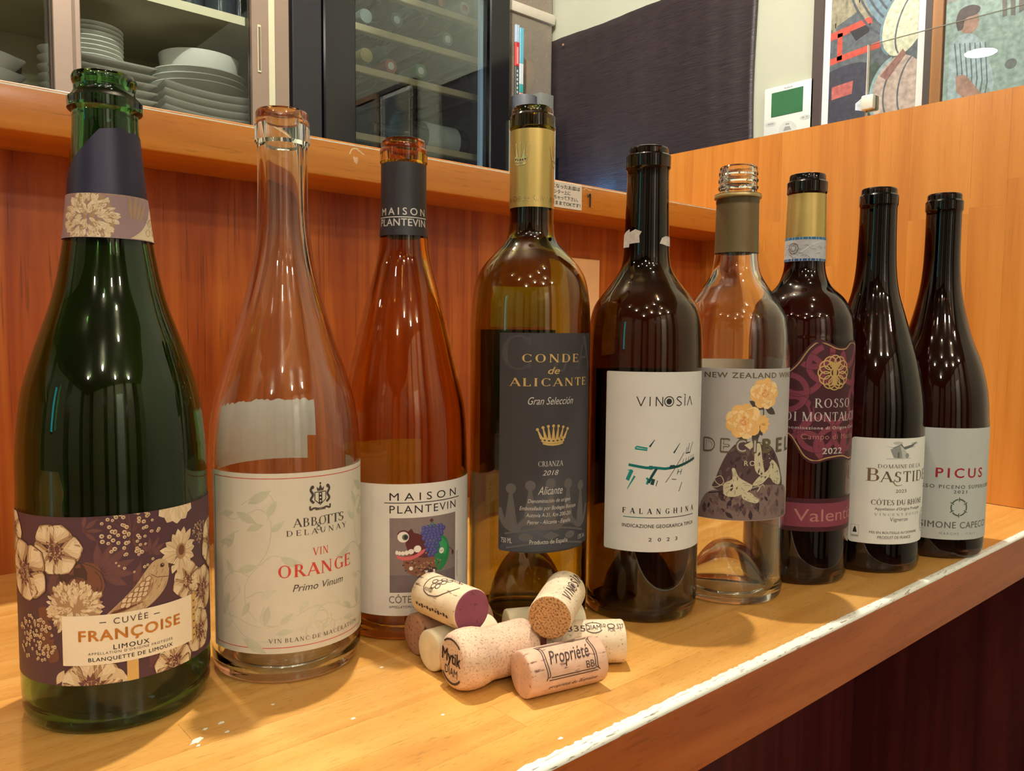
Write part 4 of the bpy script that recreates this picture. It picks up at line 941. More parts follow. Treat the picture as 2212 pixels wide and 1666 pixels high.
# dress: skirt, jacket, blouse, lace cuffs and clasped hands
SK = [(-22.8, 60.9), (-19.1, 73.4), (-13.9, 79.9), (-4.7, 82.2), (8.8, 82.2), (20.3, 84.9), (34.9, 86.0), (48.7, 82.4), (53.5, 74.3), (55.5, 60.9)]
JK = [(2.4, 113.5), (-.8, 109.5), (-3.4, 105), (-6.6, 97.7), (-9.8, 88.9), (-11.8, 83.7), (-7.5, 81.4), (-1.9, 79.3), (8.8, 81.9), (20.3, 85.3), (34.9, 85), (43.8, 84), (40.4, 95.4), (34.9, 106), (29, 112.6), (21.5, 115.4), (14.7, 116), (7.8, 115.5)]
TAU = M2('mid taupe print', 108, 88, 82)
def inpoly(p, poly):
    x, y = p; r_ = False
    for q in range(len(poly)):
        (x0, y0), (x1, y1) = poly[q-1], poly[q]
        if (y0 > y) != (y1 > y) and x < (x1-x0)*(y-y0)/(y1-y0)+x0: r_ = not r_
    return r_
a.poly(catmull(SK, 5), DRESS2, 1); a.poly(catmull(JK+[JK[0]], 4), DRESS, 1.2)
for k in range(150):   # crumpled silk: light and dark facets
    x = rr.uniform(-20, 54); y = rr.uniform(61, 82); l = rr.uniform(2.5, 8); an = 90+(x-16)*-.5+rr.uniform(-50, 50); tip_ = (x+l*math.cos(math.radians(an)), y+l*math.sin(math.radians(an)))
    if inpoly((x, y), SK) and inpoly(tip_, SK): a.petal(x, y, an, 0, l, l*.42, (DRESS, TAU, DRESSD, DRESS2, TAU)[k % 5], 1.25+.004*k, .5, 5)
a.line([(-14, 79), (-4, 81), (9, 81), (20, 83.6)], 1.0, DRESSD, 1.9)
for k in range(60):
    x = rr.uniform(-10, 42); y = rr.uniform(84, 114); l = rr.uniform(2.5, 6); an = 255+rr.uniform(-40, 40); tip_ = (x+l*math.cos(math.radians(an)), y+l*math.sin(math.radians(an)))
    if inpoly((x, y), JK) and inpoly(tip_, JK): a.petal(x, y, an, 0, l, l*.4, (DRESSD, DRESSD, TAU, DRESS)[k % 4], 1.92+.001*k, .5, 5)
a.poly(catmull([(16.7, 114.2), (20.5, 114.2), (22.5, 102.6), (24.5, 93.3), (21.3, 92.5), (17.5, 95.7), (16.3, 102.7), (16.7, 114.2)], 3), FAWN, 2.2)
a.poly([(9, 113.6), (13, 110.5), (18, 114.6), (14.5, 116.4)], FAWN, 2.2); a.poly([(20, 115.4), (23.4, 111.6), (27, 113.2)], FAWN, 2.2)
for P_, L_ in (([(-4.1, 82.4), (-3.5, 86.7), (1.8, 89.9), (1.2, 96.6), (3.3, 97.2), (6, 91.4), (12.8, 87.3), (15.7, 85.2), (11.6, 81), (3.5, 77.5), (-3, 78.2)], 2.4), ([(8.8, 81.4), (14.4, 80.5), (17.8, 77.4), (20.9, 75.6), (18.8, 73.1), (11.8, 74.9), (8.4, 77.4)], 2.5), ([(15.7, 86.6), (20, 91.4), (27.9, 96.6), (29.9, 102.2), (33.1, 101.9), (38.6, 95.7), (41.5, 88), (38.8, 84.8), (32.6, 87), (28.5, 90.9), (23.4, 87), (17.2, 85.2)], 2.4)):
    a.poly(catmull(P_+[P_[0]], 3), FAWN, L_)
    for q in range(len(P_)): x, y = P_[q]; mx_, my_ = sum(p[0] for p in P_)/len(P_), sum(p[1] for p in P_)/len(P_); a.line([(x+(mx_-x)*.15, y+(my_-y)*.15), (x+(mx_-x)*.5, y+(my_-y)*.5)], .28, TAU, L_+.1)
a.curve([(-14, 84), (-9, 83.5), (-4, 87), (-6, 91.5), (-10, 89), (-7, 85.4), (0, 85.4)], .5, FAWN, 2.7); a.curve([(14, 82), (17, 87), (21, 84), (19, 81), (23, 86), (25, 84)], .45, FAWN, 2.7)
a.ring(9.4, 104.5, 1.6, 1.8, .6, TAU, 2.3); a.line([(9.4, 102.7), (9.4, 99)], .6, TAU, 2.3); a.line([(7.4, 103.4), (11.4, 103.4)], .5, TAU, 2.3)
for k in range(6): a.ell(27+k*.7, 110-k*3, .45, .45, FAWN, 2.5, n=6)
# stems and leaves
a.curve([(18, 115), (19, 122), (22, 130), (22, 140)], .9, LEAFD, 2.1)
for x, y, an, l in ((21, 128, 215, 12), (22, 120, 130, 9), (22, 138, 150, 12), (23, 140, 330, 11), (14, 120, 190, 10), (19, 126, 250, 12)): a.petal(x, y, an, 0, l, l*.45, LEAFD, 2.2, .5)
def rose(a, cx, cy_, r, L):
    for k in range(9): an = k*40+rr.uniform(-8, 8); a.ell(cx+r*.55*math.cos(math.radians(an)), cy_+r*.5*math.sin(math.radians(an)), r*.5, r*.42, (PEACH, PEACHL, PEACH)[k % 3], L+.03*k, rot=an, n=12)
    for k in range(8): an = k*45+20; a.ell(cx+r*.3*math.cos(math.radians(an)), cy_+r*.3*math.sin(math.radians(an)), r*.36, r*.28, (PEACHL, PEACH)[k % 2], L+.4+.03*k, rot=an, n=12); a.ring(cx+r*.3*math.cos(math.radians(an)), cy_+r*.3*math.sin(math.radians(an)), r*.36, r*.28, .22, PEACH2, L+.42+.03*k, -80, 80, 8, an)
    for k in range(5): a.ell(cx+.05*r*k*math.cos(k*2), cy_+.05*r*k*math.sin(k*2), r*(.26-.04*k), r*(.22-.035*k), (PEACH2, PEACH)[k % 2], L+.8+.04*k, rot=k*50, n=10)
rose(a, 23.2, 149, 11, 3); rose(a, 8.8, 130, 12.5, 4)
for k in range(5): a.petal(20, 128, -60+k*30, 0, 8, 4, PEACH, 3.8, .5)
a.clip(-22.5, 65.9, 61, 165.9)
b6.print('portrait_print', a, L6, gap=.035)
t = Ink(); t.text('NEW ZEALAND WINE', -19.4, 54, 159.6, 3.6, OLIV, bold=.015, track=1.15)
b6.print('headline_lettering', t, L6, gap=.035); t = Ink()
for ch, u0, u1 in (('D', -18.8, -10.4), ('E', -6.9, -.4), ('C', 3.2, 10.9), ('I', 15, 17.8)):
    t.text(ch, u0, u1, 108.2, 9.4, OLIV, 7, bold=.03); t.text(ch, u0+.75, u1-.75, 109, 7.8, LBL_LILAC, 7.6)
for ch, u0, u1 in (('B', 21.8, 29.8), ('E', 34.2, 41.4), ('L', 46, 52.5)): t.text(ch, u0, u1, 108.2, 9.4, OLIV, 7, bold=.03)
t.text('ROSÉ', 9.3, 23.4, 99.3, 3.4, FAWN, 7, bold=.01, track=1.3)
b6.print('lettering', t, L6, gap=.035)
k6 = b6.sleeve('screw_cap_sleeve', 247.2, 289, mat('olive brown sleeve', srgb(112, 92, 56), .45, metal=.25, var=.03), .0003, lambda z: (.9 if z > 286.5 else 0.) - (.5 if 282.5 < z < 285.5 else 0.) + (.35 if z > 281 else 0))
lathe('tamper_ring', [(.0152, .2856), (.0164, .2862), (.0166, .2875), (.0160, .2888), (.0150, .2892)], mat('pale brass ring', srgb(178, 152, 98), .35, metal=.5), b6.root, 64)
bk = Ink(); bk.rect(-40, 17, 51.5, 170, LBL_BACKW, 0); o = bk.build('back_label', back_frame(b6), b6.root, step=2.0, zstep=3); tag(o, 'white back label')

# ---------- 7 dark bottle with maroon interlace label
b7 = Bottle('dark brown bottle with gold capsule, blue-white strip and maroon interlaced label', (.5816, .3226),
  [(33, 0), (36.5, 1.2), (38.2, 5), (38.7, 12), (38.8, 60), (38.8, 172), (37.6, 198), (34.6, 208.5), (29.2, 218), (20.2, 227), (16.4, 235.5), (15.0, 245), (14.6, 264), (14.0, 292)],
  (297.5, 306.6, 14.9), [(13.5, 307.4), (13.4, 310.8), (12.8, 312)], 312.4, G_DARK, 36, cyl=187)
WINE1 = M2('wine red print', 130, 54, 70); WINE2 = M2('rose gold print', 176, 120, 110); WINE3 = M2('dull gold print', 188, 148, 96)
sh = catmull([(-30, 155), (-14, 160), (-4, 168), (4, 180), (11, 186), (18, 184.5), (27, 181), (36, 181), (43, 185.5), (52, 184), (60, 175), (68, 165), (76, 158), (76, 110), (66, 104), (58, 96), (48, 94), (36, 97), (22, 96), (12, 93.5), (4, 97), (-2, 106), (-8, 114), (-20, 118), (-30, 120)], 4)
L7 = b7.label('front_label', 0, 0, 0, 0, LBL_MAROON, shape=sh)
t = Ink()
inset = lambda k: [(23+(x-23)*k, 139+(y-139)*k) for x, y in sh]
t.line(inset(.955)+[inset(.955)[0]], .9, WINE3, 2)
def braid(t, cx, cy_, R, n, wd, m, L):
    for k in range(n): t.ring(cx+R*.5*math.cos(k*2*math.pi/n), cy_+R*.5*math.sin(k*2*math.pi/n), R*.52, R*.5, wd, m, L+.01*k, n=36)
for cx, cy_, R in ((0, 160, 26), (46, 168, 26), (20, 168, 24), (-6, 130, 24), (58, 140, 26), (4, 104, 22), (26, 108, 22), (50, 108, 24), (10, 178, 22), (36, 178, 22), (-10, 146, 24), (14, 116, 22), (40, 116, 22), (62, 156, 24), (60, 122, 22)): t.ring(cx, cy_, R*.62, R*.55, 4.2, WINE1, 1, n=36, rot=20); t.ring(cx, cy_, R*.62+2.2, R*.55+2.2, .3, LBL_MAROON, 1.3, n=36, rot=20)
t.ell(24, 136, 17, 10, LBL_MAROON, 1.2)
tmp = Ink(); tmp.items = t.items; tmp.clip(-30, 74, 95.5, 183.5); t.items = tmp.items
# keep the interlace inside the outline
def inside(p, poly):
    x, y = p; c = False
    for i in range(len(poly)):
        (x0, y0), (x1, y1) = poly[i-1], poly[i]
        if (y0 > y) != (y1 > y) and x < (x1-x0)*(y-y0)/(y1-y0)+x0: c = not c
    return c
ol = inset(.95); t.items = [(v, [q for q in f if all(inside(v[i], ol) for i in q)] if m is not WINE3 else f, m, l) for v, f, m, l in t.items]
b7.print('interlace_print', t, L7, gap=.045); t = Ink()
# tree of life
for k in range(12): an = k*30; t.ring(25.5+8.4*math.cos(math.radians(an)), 161.5+8.0*math.sin(math.radians(an)), 5.0, 4.8, .9, GOLD, 2.2+.01*k, n=22)
t.poly([(22.8, 152), (28.2, 152), (27, 158), (27.4, 164), (30.5, 170.5), (25.5, 168.5), (20.5, 170.5), (23.6, 164), (24, 158)], GOLD, 2.5)
for sg in (-1, 1): t.curve([(25.5, 165), (25.5+sg*4, 168), (25.5+sg*7, 166.5)], 1.6, GOLD, 2.6, .4); t.curve([(25.5, 153.5), (25.5+sg*4, 152), (25.5+sg*7, 154)], 1.4, GOLD, 2.6, .4)
b7.print('tree_emblem', t, L7, gap=.045); t = Ink()
t.rom('ROSSO', 10.6, 43, 135.4, 6.8, INK_SILV); t.rom('DI MONTALCINO', -11, 66, 125.2, 6.8, INK_SILV); t.text('Denominazione di Origine Controllata', -14, 66, 119.2, 2.2, INK_SILV, bold=.015, track=1.2)
t.text('Campo di Marzo', 1.6, 52, 111.8, 3.9, WINE2, track=1.1); t.text('2022', 17.4, 35.2, 100.8, 4.4, INK_SILV, bold=.015, track=1.1)
b7.print('lettering', t, L7, gap=.045)
B7b = b7.label('lower_band', -30, 76, 42, 67, LBL_MAROON, round_=.3)
t = Ink(); t.rect(-29.8, 75.8, 45.5, 63.5, WINE1, 1); t.text('Valentiano', -1.6, 76, 49.8, 9.2, WINE2, 2)
b7.print('lettering', t, B7b)
k7 = b7.sleeve('neck_capsule', 262.8, 296.6, GOLD_M); t = Ink()
for u in (-14, 4): t.rect(u, u+.5, 263.5, 296, GOLD, 1)
b7.print('seams', t, k7, .00035, .0147)
st = b7.label('state_strip', -46, 46, 245.3, 263.6, mat('pale strip paper', srgb(190, 190, 188), .6, var=.08, vscale=300), .0004, Rref=.0147, round_=.1)
t = Ink(); BLUE = M2('blue ink', 40, 110, 150)
t.rect(-46, 46, 261.6, 263.5, BLUE); t.rect(-46, 46, 245.4, 247.2, M2('navy ink', 44, 84, 130)); t.ring(-9, 255, 4, 4, .6, INK_GREY); t.ring(-9, 255, 2.4, 2.4, .4, INK_GREY)
for k in range(24): x = rr.uniform(-20, 22); y = rr.uniform(248, 260); t.curve([(x, y), (x+2, y+rr.uniform(-2, 2)), (x+4, y+rr.uniform(-2, 2))], .25, INK_GREY, 1)
t.curve([(-3, 252), (4, 257), (12, 260), (24, 259)], .9, LBL_WHITE, 2, .3)
b7.print('strip_print', t, st, .0004, .0147)

# ---------- 8 and 9 dark burgundy bottles
b8 = Bottle('dark burgundy bottle with cream label under a small farmhouse sketch', (.6574, .3014),
  [(35.5, 0), (39, 1.2), (40.8, 5), (41.4, 14), (41.4, 60), (41.3, 118), (39.6, 141), (34.6, 166.6), (29.1, 186), (23.6, 205), (18.2, 224), (15.5, 243), (14.4, 268), (14.1, 290)],
  (294, 302.6, 14.8), [(13.6, 303.4), (13.5, 307), (12.9, 308)], 308.4, G_DARK2, 30, cyl=110)
L8 = b8.label('front_label', -12.5, 66, 24.5, 108.8, LBL_GREY if False else mat('ivory laid paper', srgb(238, 236, 222), .75, var=.02, vscale=80), round_=2.5)
WASH = M2('grey wash', 150, 152, 144); WASH2 = M2('dark grey wash', 104, 108, 104); WASH3 = M2('pale wash', 196, 198, 186); BRZ = mat('bronze foil', srgb(146, 124, 84), .4, metal=.4)
t = Ink()
t.poly([(12, 103), (18, 101.5), (25, 104.5), (27, 102), (34, 103.5), (41, 106), (36, 102), (29, 100), (22, 100)], WASH2, 1); t.poly([(16, 100), (24, 103.6), (25.5, 97), (26, 93), (19, 93.4)], WASH, 1.2); t.poly([(24, 103.6), (28, 100), (31, 96), (30, 93), (26, 93)], WASH3, 1.3); t.rect(22, 23.4, 93.4, 98, WASH2, 1.5); t.ell(30.5, 95, 1.8, 2, WASH, 1.6); t.line([(13, 92.6), (34, 93)], .7, WASH3, 1.1); t.ell(22, 105, 4, 1.3, WASH3, .9); t.ell(38, 104.6, 4, 1, WASH3, .9)
for k in range(5): t.line([(33+k*1.4, 102.6), (33.2+k*1.4, 101)], .25, WASH2, 1.4)
b8.print('house_sketch', t, L8); t = Ink()
t.rom('DOMAINE DE LA', 7.3, 47, 85.2, 3.0, INK_GREY); t.rom('B', -.8, 8.6, 74.6, 10.3, BRZ); t.rom('ASTIDE', 8.8, 59, 74.2, 8.4, M2('bronze grey ink', 96, 84, 64)); t.curve([(19, 75), (22, 71.5), (27, 72)], .9, BRZ, 2, .3)
t.text('2023', 21.6, 31.2, 65.7, 2.6, INK_GREY); t.rom('CÔTES DU RHÔNE', 3.4, 52.5, 55.8, 4.2, INK_BROWN, wt=1.1, track=.02); t.text("Appellation d'Origine Protégée", 6.2, 48.5, 51.7, 2.2, INK_BROWN); t.rom('VINCENT BOYER', 6, 48, 47.3, 2.0, WASH, track=.4); t.text('Vigneron', 18, 33.8, 43, 3.0, INK_GREY); t.text('MIS EN BOUTEILLE AU DOMAINE', 3, 45, 32.8, 1.9, INK_BROWN); t.text('PRODUIT DE FRANCE', 9.1, 37.6, 28.8, 2.2, INK_BROWN)
b8.print('lettering', t, L8); t = Ink()
t.rect(-10.6, -4.6, 28.8, 38.6, WASH3, 1); t.rect(-10.2, -5, 30.6, 38.2, L8.data.materials[0], 1.3); t.poly([(-9.2, 32.5), (-6, 32.5), (-6.6, 35.4), (-7.4, 37.6), (-8.6, 35.6)], INKB, 1.6); t.rect(-10, -5.2, 29.4, 30, WASH, 1.5)
b8.print('pictogram', t, L8); t = Ink()
t.ring(57, 41, 5.6, 9.6, .7, WASH, 1.2); t.ring(57, 41, 4.2, 7.6, .5, WASH, 1.2); t.ell(57, 41, 3, 5, WASH3, 1.1)
b8.print('embossed_seal', t, L8)
b9 = Bottle('dark burgundy bottle with pale grey label and red name, next to the partition', (.7445, .2840),
  [(36.5, 0), (40, 1.2), (41.9, 5), (42.6, 14), (42.8, 60), (42.6, 106), (40.7, 138), (34.6, 165.5), (27, 186), (21.2, 206.6), (16.9, 227), (14.8, 247), (14.1, 267), (14.0, 293)],
  (297, 305.6, 14.9), [(13.7, 306.4), (13.6, 310.4), (12.9, 311.6)], 312, G_DARK2, 30, cyl=113)
L9 = b9.label('front_label', -20, 66, 17.3, 112, LBL_GREY, round_=.5)
t = Ink(); PRED = M2('crimson ink', 178, 34, 40); SAGE = M2('sage ink', 84, 96, 80)
t.text('PICUS', 3, 45.6, 70.3, 7.9, PRED, bold=.012, track=1.4); t.text('ROSSO PICENO SUPERIORE', -15.5, 60.5, 61.0, 2.9, SAGE, bold=.006, track=1.3); t.text('2021', 17.4, 29, 57, 2.5, SAGE, bold=.01, track=1.3)
b9.print('name_lettering', t, L9); t = Ink()
for k in range(6): t.ring(22.6, 45, 6.6, 6.9, 1.1, SAGE, 2, 90+k*60-52, 90+k*60, 10); an = math.radians(90+k*60); t.line([(22.6+5*math.cos(an), 45+5*math.sin(an)), (22.6+8.4*math.cos(an), 45+8.6*math.sin(an))], .8, SAGE)
b9.print('ring_emblem', t, L9); t = Ink()
t.text('SIMONE CAPECCI', -7.5, 55.5, 27.2, 5.4, M2('taupe ink', 112, 110, 98), bold=.004, track=1.1); t.text('MARCHE - ITALY', 7.9, 40, 21.6, 1.9, WASH, track=1.5)
b9.print('lettering', t, L9)
# ------------------------------------------------------------------ corks
def cork_mat(name, base, speck, dens=.38, scale=420., streak=None, rough=.8, big=.1):
    m, t, b, L = nt(name)
    tc = t.nodes.new('ShaderNodeTexCoord'); mp = t.nodes.new('ShaderNodeMapping'); L.new(tc.outputs['Object'], mp.inputs['Vector'])
    if streak: mp.inputs['Scale'].default_value = streak
    n = t.nodes.new('ShaderNodeTexNoise'); n.inputs['Scale'].default_value = scale; n.inputs['Detail'].default_value = 3; n.inputs['Roughness'].default_value = .6; L.new(mp.outputs[0], n.inputs['Vector'])
    r = t.nodes.new('ShaderNodeValToRGB'); e = r.color_ramp.elements; e[0].position = dens-.06; e[0].color = (*speck, 1); e[1].position = dens+.04; e[1].color = (*base, 1)
    L.new(n.outputs['Fac'], r.inputs['Fac'])
    n2 = t.nodes.new('ShaderNodeTexNoise'); n2.inputs['Scale'].default_value = 110; L.new(tc.outputs['Object'], n2.inputs['Vector'])
    mr = t.nodes.new('ShaderNodeMapRange'); mr.inputs[3].default_value = 1-big*2; mr.inputs[4].default_value = 1+big*2; L.new(n2.outputs['Fac'], mr.inputs[0])
    hs = t.nodes.new('ShaderNodeHueSaturation'); L.new(mr.outputs[0], hs.inputs['Value']); L.new(r.outputs['Color'], hs.inputs['Color']); L.new(hs.outputs[0], b.inputs['Base Color'])
    b.inputs['Roughness'].default_value = rough
    bp = t.nodes.new('ShaderNodeBump'); bp.inputs['Strength'].default_value = .5; bp.inputs['Distance'].default_value = .0003; L.new(n.outputs['Fac'], bp.inputs['Height']); L.new(bp.outputs[0], b.inputs['Normal'])
    return m
CK_NAT = cork_mat('natural cork', srgb(226, 202, 164), srgb(120, 82, 52), .36, 420, (1, 1, .35))
CK_NAT2 = cork_mat('pinkish natural cork', srgb(214, 172, 142), srgb(122, 80, 62), .36, 420, (1, 1, .3), big=.14)
CK_AGG = cork_mat('granulated cork', srgb(222, 188, 156), srgb(182, 142, 112), .42, 900, None, big=.12)
CK_AGGD = cork_mat('coarse granulated cork end', srgb(206, 150, 92), srgb(128, 82, 44), .46, 900)
CK_TEC = cork_mat('fine technical cork', srgb(228, 204, 168), srgb(120, 84, 60), .35, 620)
CK_OLD = cork_mat('aged cork', srgb(176, 128, 96), srgb(92, 56, 40), .40, 380, None)
CK_SYN = cork_mat('pale synthetic cork', srgb(232, 216, 178), srgb(206, 184, 140), .3, 200)
CK_WINE = cork_mat('wine stained cork end', srgb(140, 70, 86), srgb(84, 32, 48), .36, 260)
CK_INK = M2('cork print', 74, 52, 44)
CAMP = Vector((0, 0, .192))
class Cork:
    def __init__(s, label, p0, p1, r, side, end0=None, end1=None, up=.5, prof=None):
        p0, p1 = Vector(p0), Vector(p1); s.len = (p1-p0).length; s.r = r
        z = (p1-p0).normalized(); mid = (p0+p1)/2
        x = (CAMP-mid).normalized()+Vector((0, 0, up)); x = (x-z*x.dot(z)).normalized(); y = z.cross(x)
        Mx = Matrix((x, y, z)).transposed().to_4x4(); Mx.translation = p0
        L_ = s.len; bv = .0011
        if prof is None:
            prof = [(0, 0), (r*.5, 0), (r-bv, 0), (r-bv*.3, bv*.3), (r, bv), (r, L_*.25), (r*1.004, L_*.5), (r, L_*.75), (r, L_-bv), (r-bv*.3, L_-bv*.3), (r-bv, L_), (r*.5, L_), (0, L_)]
        v, f = lathe_vf(prof, 48)
        o = pydata('wine_cork', v, f, [side, end0 or side, end1 or side], None, True); o.data.set_sharp_from_angle(angle=.9)
        for p in o.data.polygons:
            rr_ = math.hypot(p.center.x, p.center.y)
            if p.center.z < bv*.5 and rr_ < r*1.2: p.material_index = 1
            elif p.center.z > L_-bv*.5: p.material_index = 2
        o.matrix_world = Mx; s.o = o; s.inv = Mx.inverted(); s.prof = prof
        tag(o, label, 'cork', 'corks piled in front of the bottles')
    def rad(s, z):
        for (r0, z0), (r1, z1) in zip(s.prof, s.prof[1:]):
            if z0 <= z <= z1 and z1 > z0: return r0+(r1-r0)*(z-z0)/(z1-z0)
        return s.r
    def side_frame(s, flip=False):
        def fn(u, v, l):
            zz = s.len-u if flip else u; q = s.rad(zz)+.00012+l; a = (v if flip else -v)/s.r
            return Vector((q*math.cos(a), q*math.sin(a), zz))
        return fn
    def end_frame(s, which=0):
        """print on an end face, upright as the viewer sees it"""
        z = Vector((0, 0, -1 if which == 0 else 1)); R = s.o.matrix_world.to_3x3(); n = R @ z
        upv = (Vector((0, 0, 1))-n*n.z).normalized(); rt = upv.cross(n); Ri = R.inverted(); upl, rtl = Ri @ upv, Ri @ rt; c = Vector((0, 0, 0 if which == 0 else s.len))
        return lambda u, v, l: c+rtl*u+upl*v+z*(.0001+l)
k = Cork('natural cork with grape-cluster print and purple wine-stained end, lying on top', (.2638, .3775, .0363), (.2636, .3345, .0372), .0121, CK_NAT, CK_NAT, CK_WINE, up=.55)
t = Ink(); t.curve([(17, -7), (11, -5), (9.5, 1), (12, 8), (18, 11), (26, 11), (31, 7)], .55, CK_INK); t.curve([(17, -7), (24, -6), (29, -3), (34, 1), (36, 4)], .55, CK_INK)
for x, y in ((15, 2), (18.4, 2.6), (21.8, 3.2), (17, -1), (20.4, -.4), (18.8, 5.8), (23.2, 6.4)): t.ring(x, y, 1.7, 1.6, .45, CK_INK, n=14)
t.text('BODEGAS', 11.5, 19, -5, 1.8, CK_INK); t.text('BOCOPA', 22, 33, 7.2, 2.2, CK_INK)
for i in range(12): t.rect(6+i*2.6, 7+i*2.6+.7, -14.5-(i % 3)*.4, -13-(i % 2)*.6, CK_INK)
t.build('lettering', k.side_frame(), k.o, step=0, zstep=1.2)
Cork('dark aged cork at the back left under the grape-print cork', (.2560, .3800, .0120), (.3060, .3772, .0120), .0120, CK_OLD, CK_OLD, CK_AGG)
Cork('pale smooth synthetic cork behind the mushroom cork', (.2500, .3560, .0115), (.2930, .3548, .0115), .0115, CK_SYN, CK_SYN, CK_SYN)
# mushroom-shaped sparkling wine cork
Lc = .0490
pr = [(0, 0), (.0112, 0), (.0134, .0006), (.0149, .0028), (.0159, .0065), (.0162, .0105), (.0158, .0150), (.0149, .0185), (.0142, .0210), (.0140, .0230), (.0141, .0300), (.0144, .0380), (.0147, .0450), (.0145, .0478), (.0136, .0490), (0, .0490)]
k = Cork('mushroom-shaped sparkling wine cork with a printed round end', (.2440, .3270, .0163), (.2926, .3225, .0149), .0145, CK_AGG, CK_AGG, CK_AGG, up=.3, prof=[(r, z) for r, z in pr])
t = Ink(); t.text('Mytik', -9.5, 9, -.5, 6.4, CK_INK, bold=.02); t.text('DIAM', -6.2, 6, -7.2, 4.4, CK_INK); t.ring(0, 0, 12.0, 12.0, 1.1, CK_INK, 1, 50, 130, 12); t.ring(0, 0, 11.2, 11.2, 1.2, CK_INK, 1, -140, -40, 12)
t.build('lettering', k.end_frame(0), k.o, step=0)
k = Cork('cork with framed script print lying in front of the pile', (.2679, .2990, .0122), (.3140, .2885, .0122), .0122, CK_NAT2, CK_NAT2, CK_NAT2, up=.35)
t = Ink()
for d_ in (0, 1.3):
    t.curve([(8+d_, 11-d_), (9.5+d_, 7), (9+d_, 0), (9.5+d_, -7), (8.4+d_, -9.5+d_)], .5, CK_INK); t.curve([(42-d_, 11-d_), (40-d_, 7), (40.5-d_, 0), (40-d_, -7), (41.4-d_, -9.5+d_)], .5, CK_INK); t.line([(10+d_, -9.6+d_), (40-d_, -9.6+d_)], .5, CK_INK); t.line([(9+d_, 11-d_), (41-d_, 11-d_)], .5, CK_INK)
t.text('Propriété', 12, 37, -1.8, 7.2, CK_INK, shear=.42, bold=.004); t.text('BB', 33, 38, -7.4, 3.6, CK_INK); t.text('propriété du domaine', 10, 40, -14.5, 2.0, CK_INK, shear=.3)
t.build('lettering', k.side_frame(), k.o, step=0, zstep=1.2)
k = Cork('speckled technical cork with number and glass-symbol print on the right', (.3066, .3230, .0121), (.3440, .2955, .0121), .0121, CK_TEC, CK_WINE, CK_TEC, up=.5)
t = Ink(); t.text('6335', 9, 23, 1.0, 3.8, CK_INK); t.text('DIAM', 23.5, 32, 2, 3.2, CK_INK); t.ring(28, 3.6, 5.2, 3.6, .5, CK_INK, 1, 30, 150, 10); t.ring(28, 3.6, 5.2, 3.6, .5, CK_INK, 1, 210, 330, 10); t.text('10', 32.4, 35, 3.6, 2.4, CK_INK); t.text('POR', 36, 40, .6, 2.0, CK_INK); t.ring(38, 4.2, 2, 1.6, .5, CK_INK); t.text('527', 41.4, 45.2, 2.4, 3.2, CK_INK)
t.build('lettering', k.side_frame(), k.o, step=0, zstep=1.2)
k = Cork('granulated cork lying on top with its round end towards the viewer', (.2924, .3035, .0355), (.3317, .3305, .0355), .0121, CK_TEC, CK_AGGD, CK_NAT2, up=.8)
t = Ink(); vinosia(t, 8, -9.2, .95, CK_INK, 1, 1.5)
t.build('lettering', k.side_frame(), k.o, step=0, zstep=1.2)
Cork('pale cork lying behind the pile against the tall olive bottle', (.3045, .3535, .0116), (.3475, .3325, .0116), .0116, CK_SYN, CK_SYN, CK_SYN)
# ------------------------------------------------------------------ kitchen side: dish cabinet
cb = empty('dish_cabinet', (0, 1.5, FZ)); tag(cb, 'glass-fronted dish cabinet with bronze sliding door frames', 'cabinet')
z_ = lambda z: z-FZ
box('side_panel', .716, .7235, .02, .42, 0, z_(1.15), ALU, cb); box('side_panel', -.62, -.605, .02, .42, 0, z_(1.15), ALU, cb)
box('back_panel', -.605, .716, .40, .42, 0, z_(1.15), CABIN, cb); box('top_board', -.605, .716, .02, .40, z_(1.13), z_(1.15), CABIN, cb); box('plinth', -.605, .716, .03, .40, 0, .06, ALU_D, cb)
box('shelf', -.605, .716, .045, .398, z_(.773), z_(.789), CABIN, cb); SHZ = .545
box('shelf', -.605, .716, .045, .398, z_(SHZ-.016), z_(SHZ), CABIN, cb); box('shelf', -.605, .716, .045, .398, z_(.2), z_(.216), CABIN, cb)
def sdoor(x0, x1, y, stl, str_, handle=None):
    d = box('sliding_door', x0, x0+stl, y, y+.016, z_(.0), z_(1.12), ALU, cb, .0012, 1)
    box('stile', x1-str_, x1, y, y+.016, z_(.0), z_(1.12), ALU, d); box('rail', x0+stl, x1-str_, y, y+.016, z_(1.09), z_(1.12), ALU, d); box('rail', x0+stl, x1-str_, y, y+.016, z_(0), z_(.03), ALU, d)
    box('pane', x0+stl, x1-str_, y+.006, y+.010, z_(.03), z_(1.09), PANE, d)
    return d
d1 = sdoor(.306, .716, 0, .041, .076); d2 = sdoor(-.10, .340, .022, .04, .034); sdoor(-.6, -.06, 0, .04, .04)
box('groove', .334, .339, -.0008, .0, z_(.0), z_(1.12), ALU_D, d1)
box('bead', .640, .6405, -.0012, .0, z_(0), z_(1.12), ALU_D, d1); box('pale_strip', .674, .686, -.002, -.0002, z_(0), z_(1.12), ALU_L, d1)
box('finger_pull', .652, .659, -.0016, 0, z_(.676), z_(.765), ALU_L, d1, .0006, 1); box('finger_recess', .6535, .6575, -.002, -.0016, z_(.68), z_(.761), ALU_D, d1)
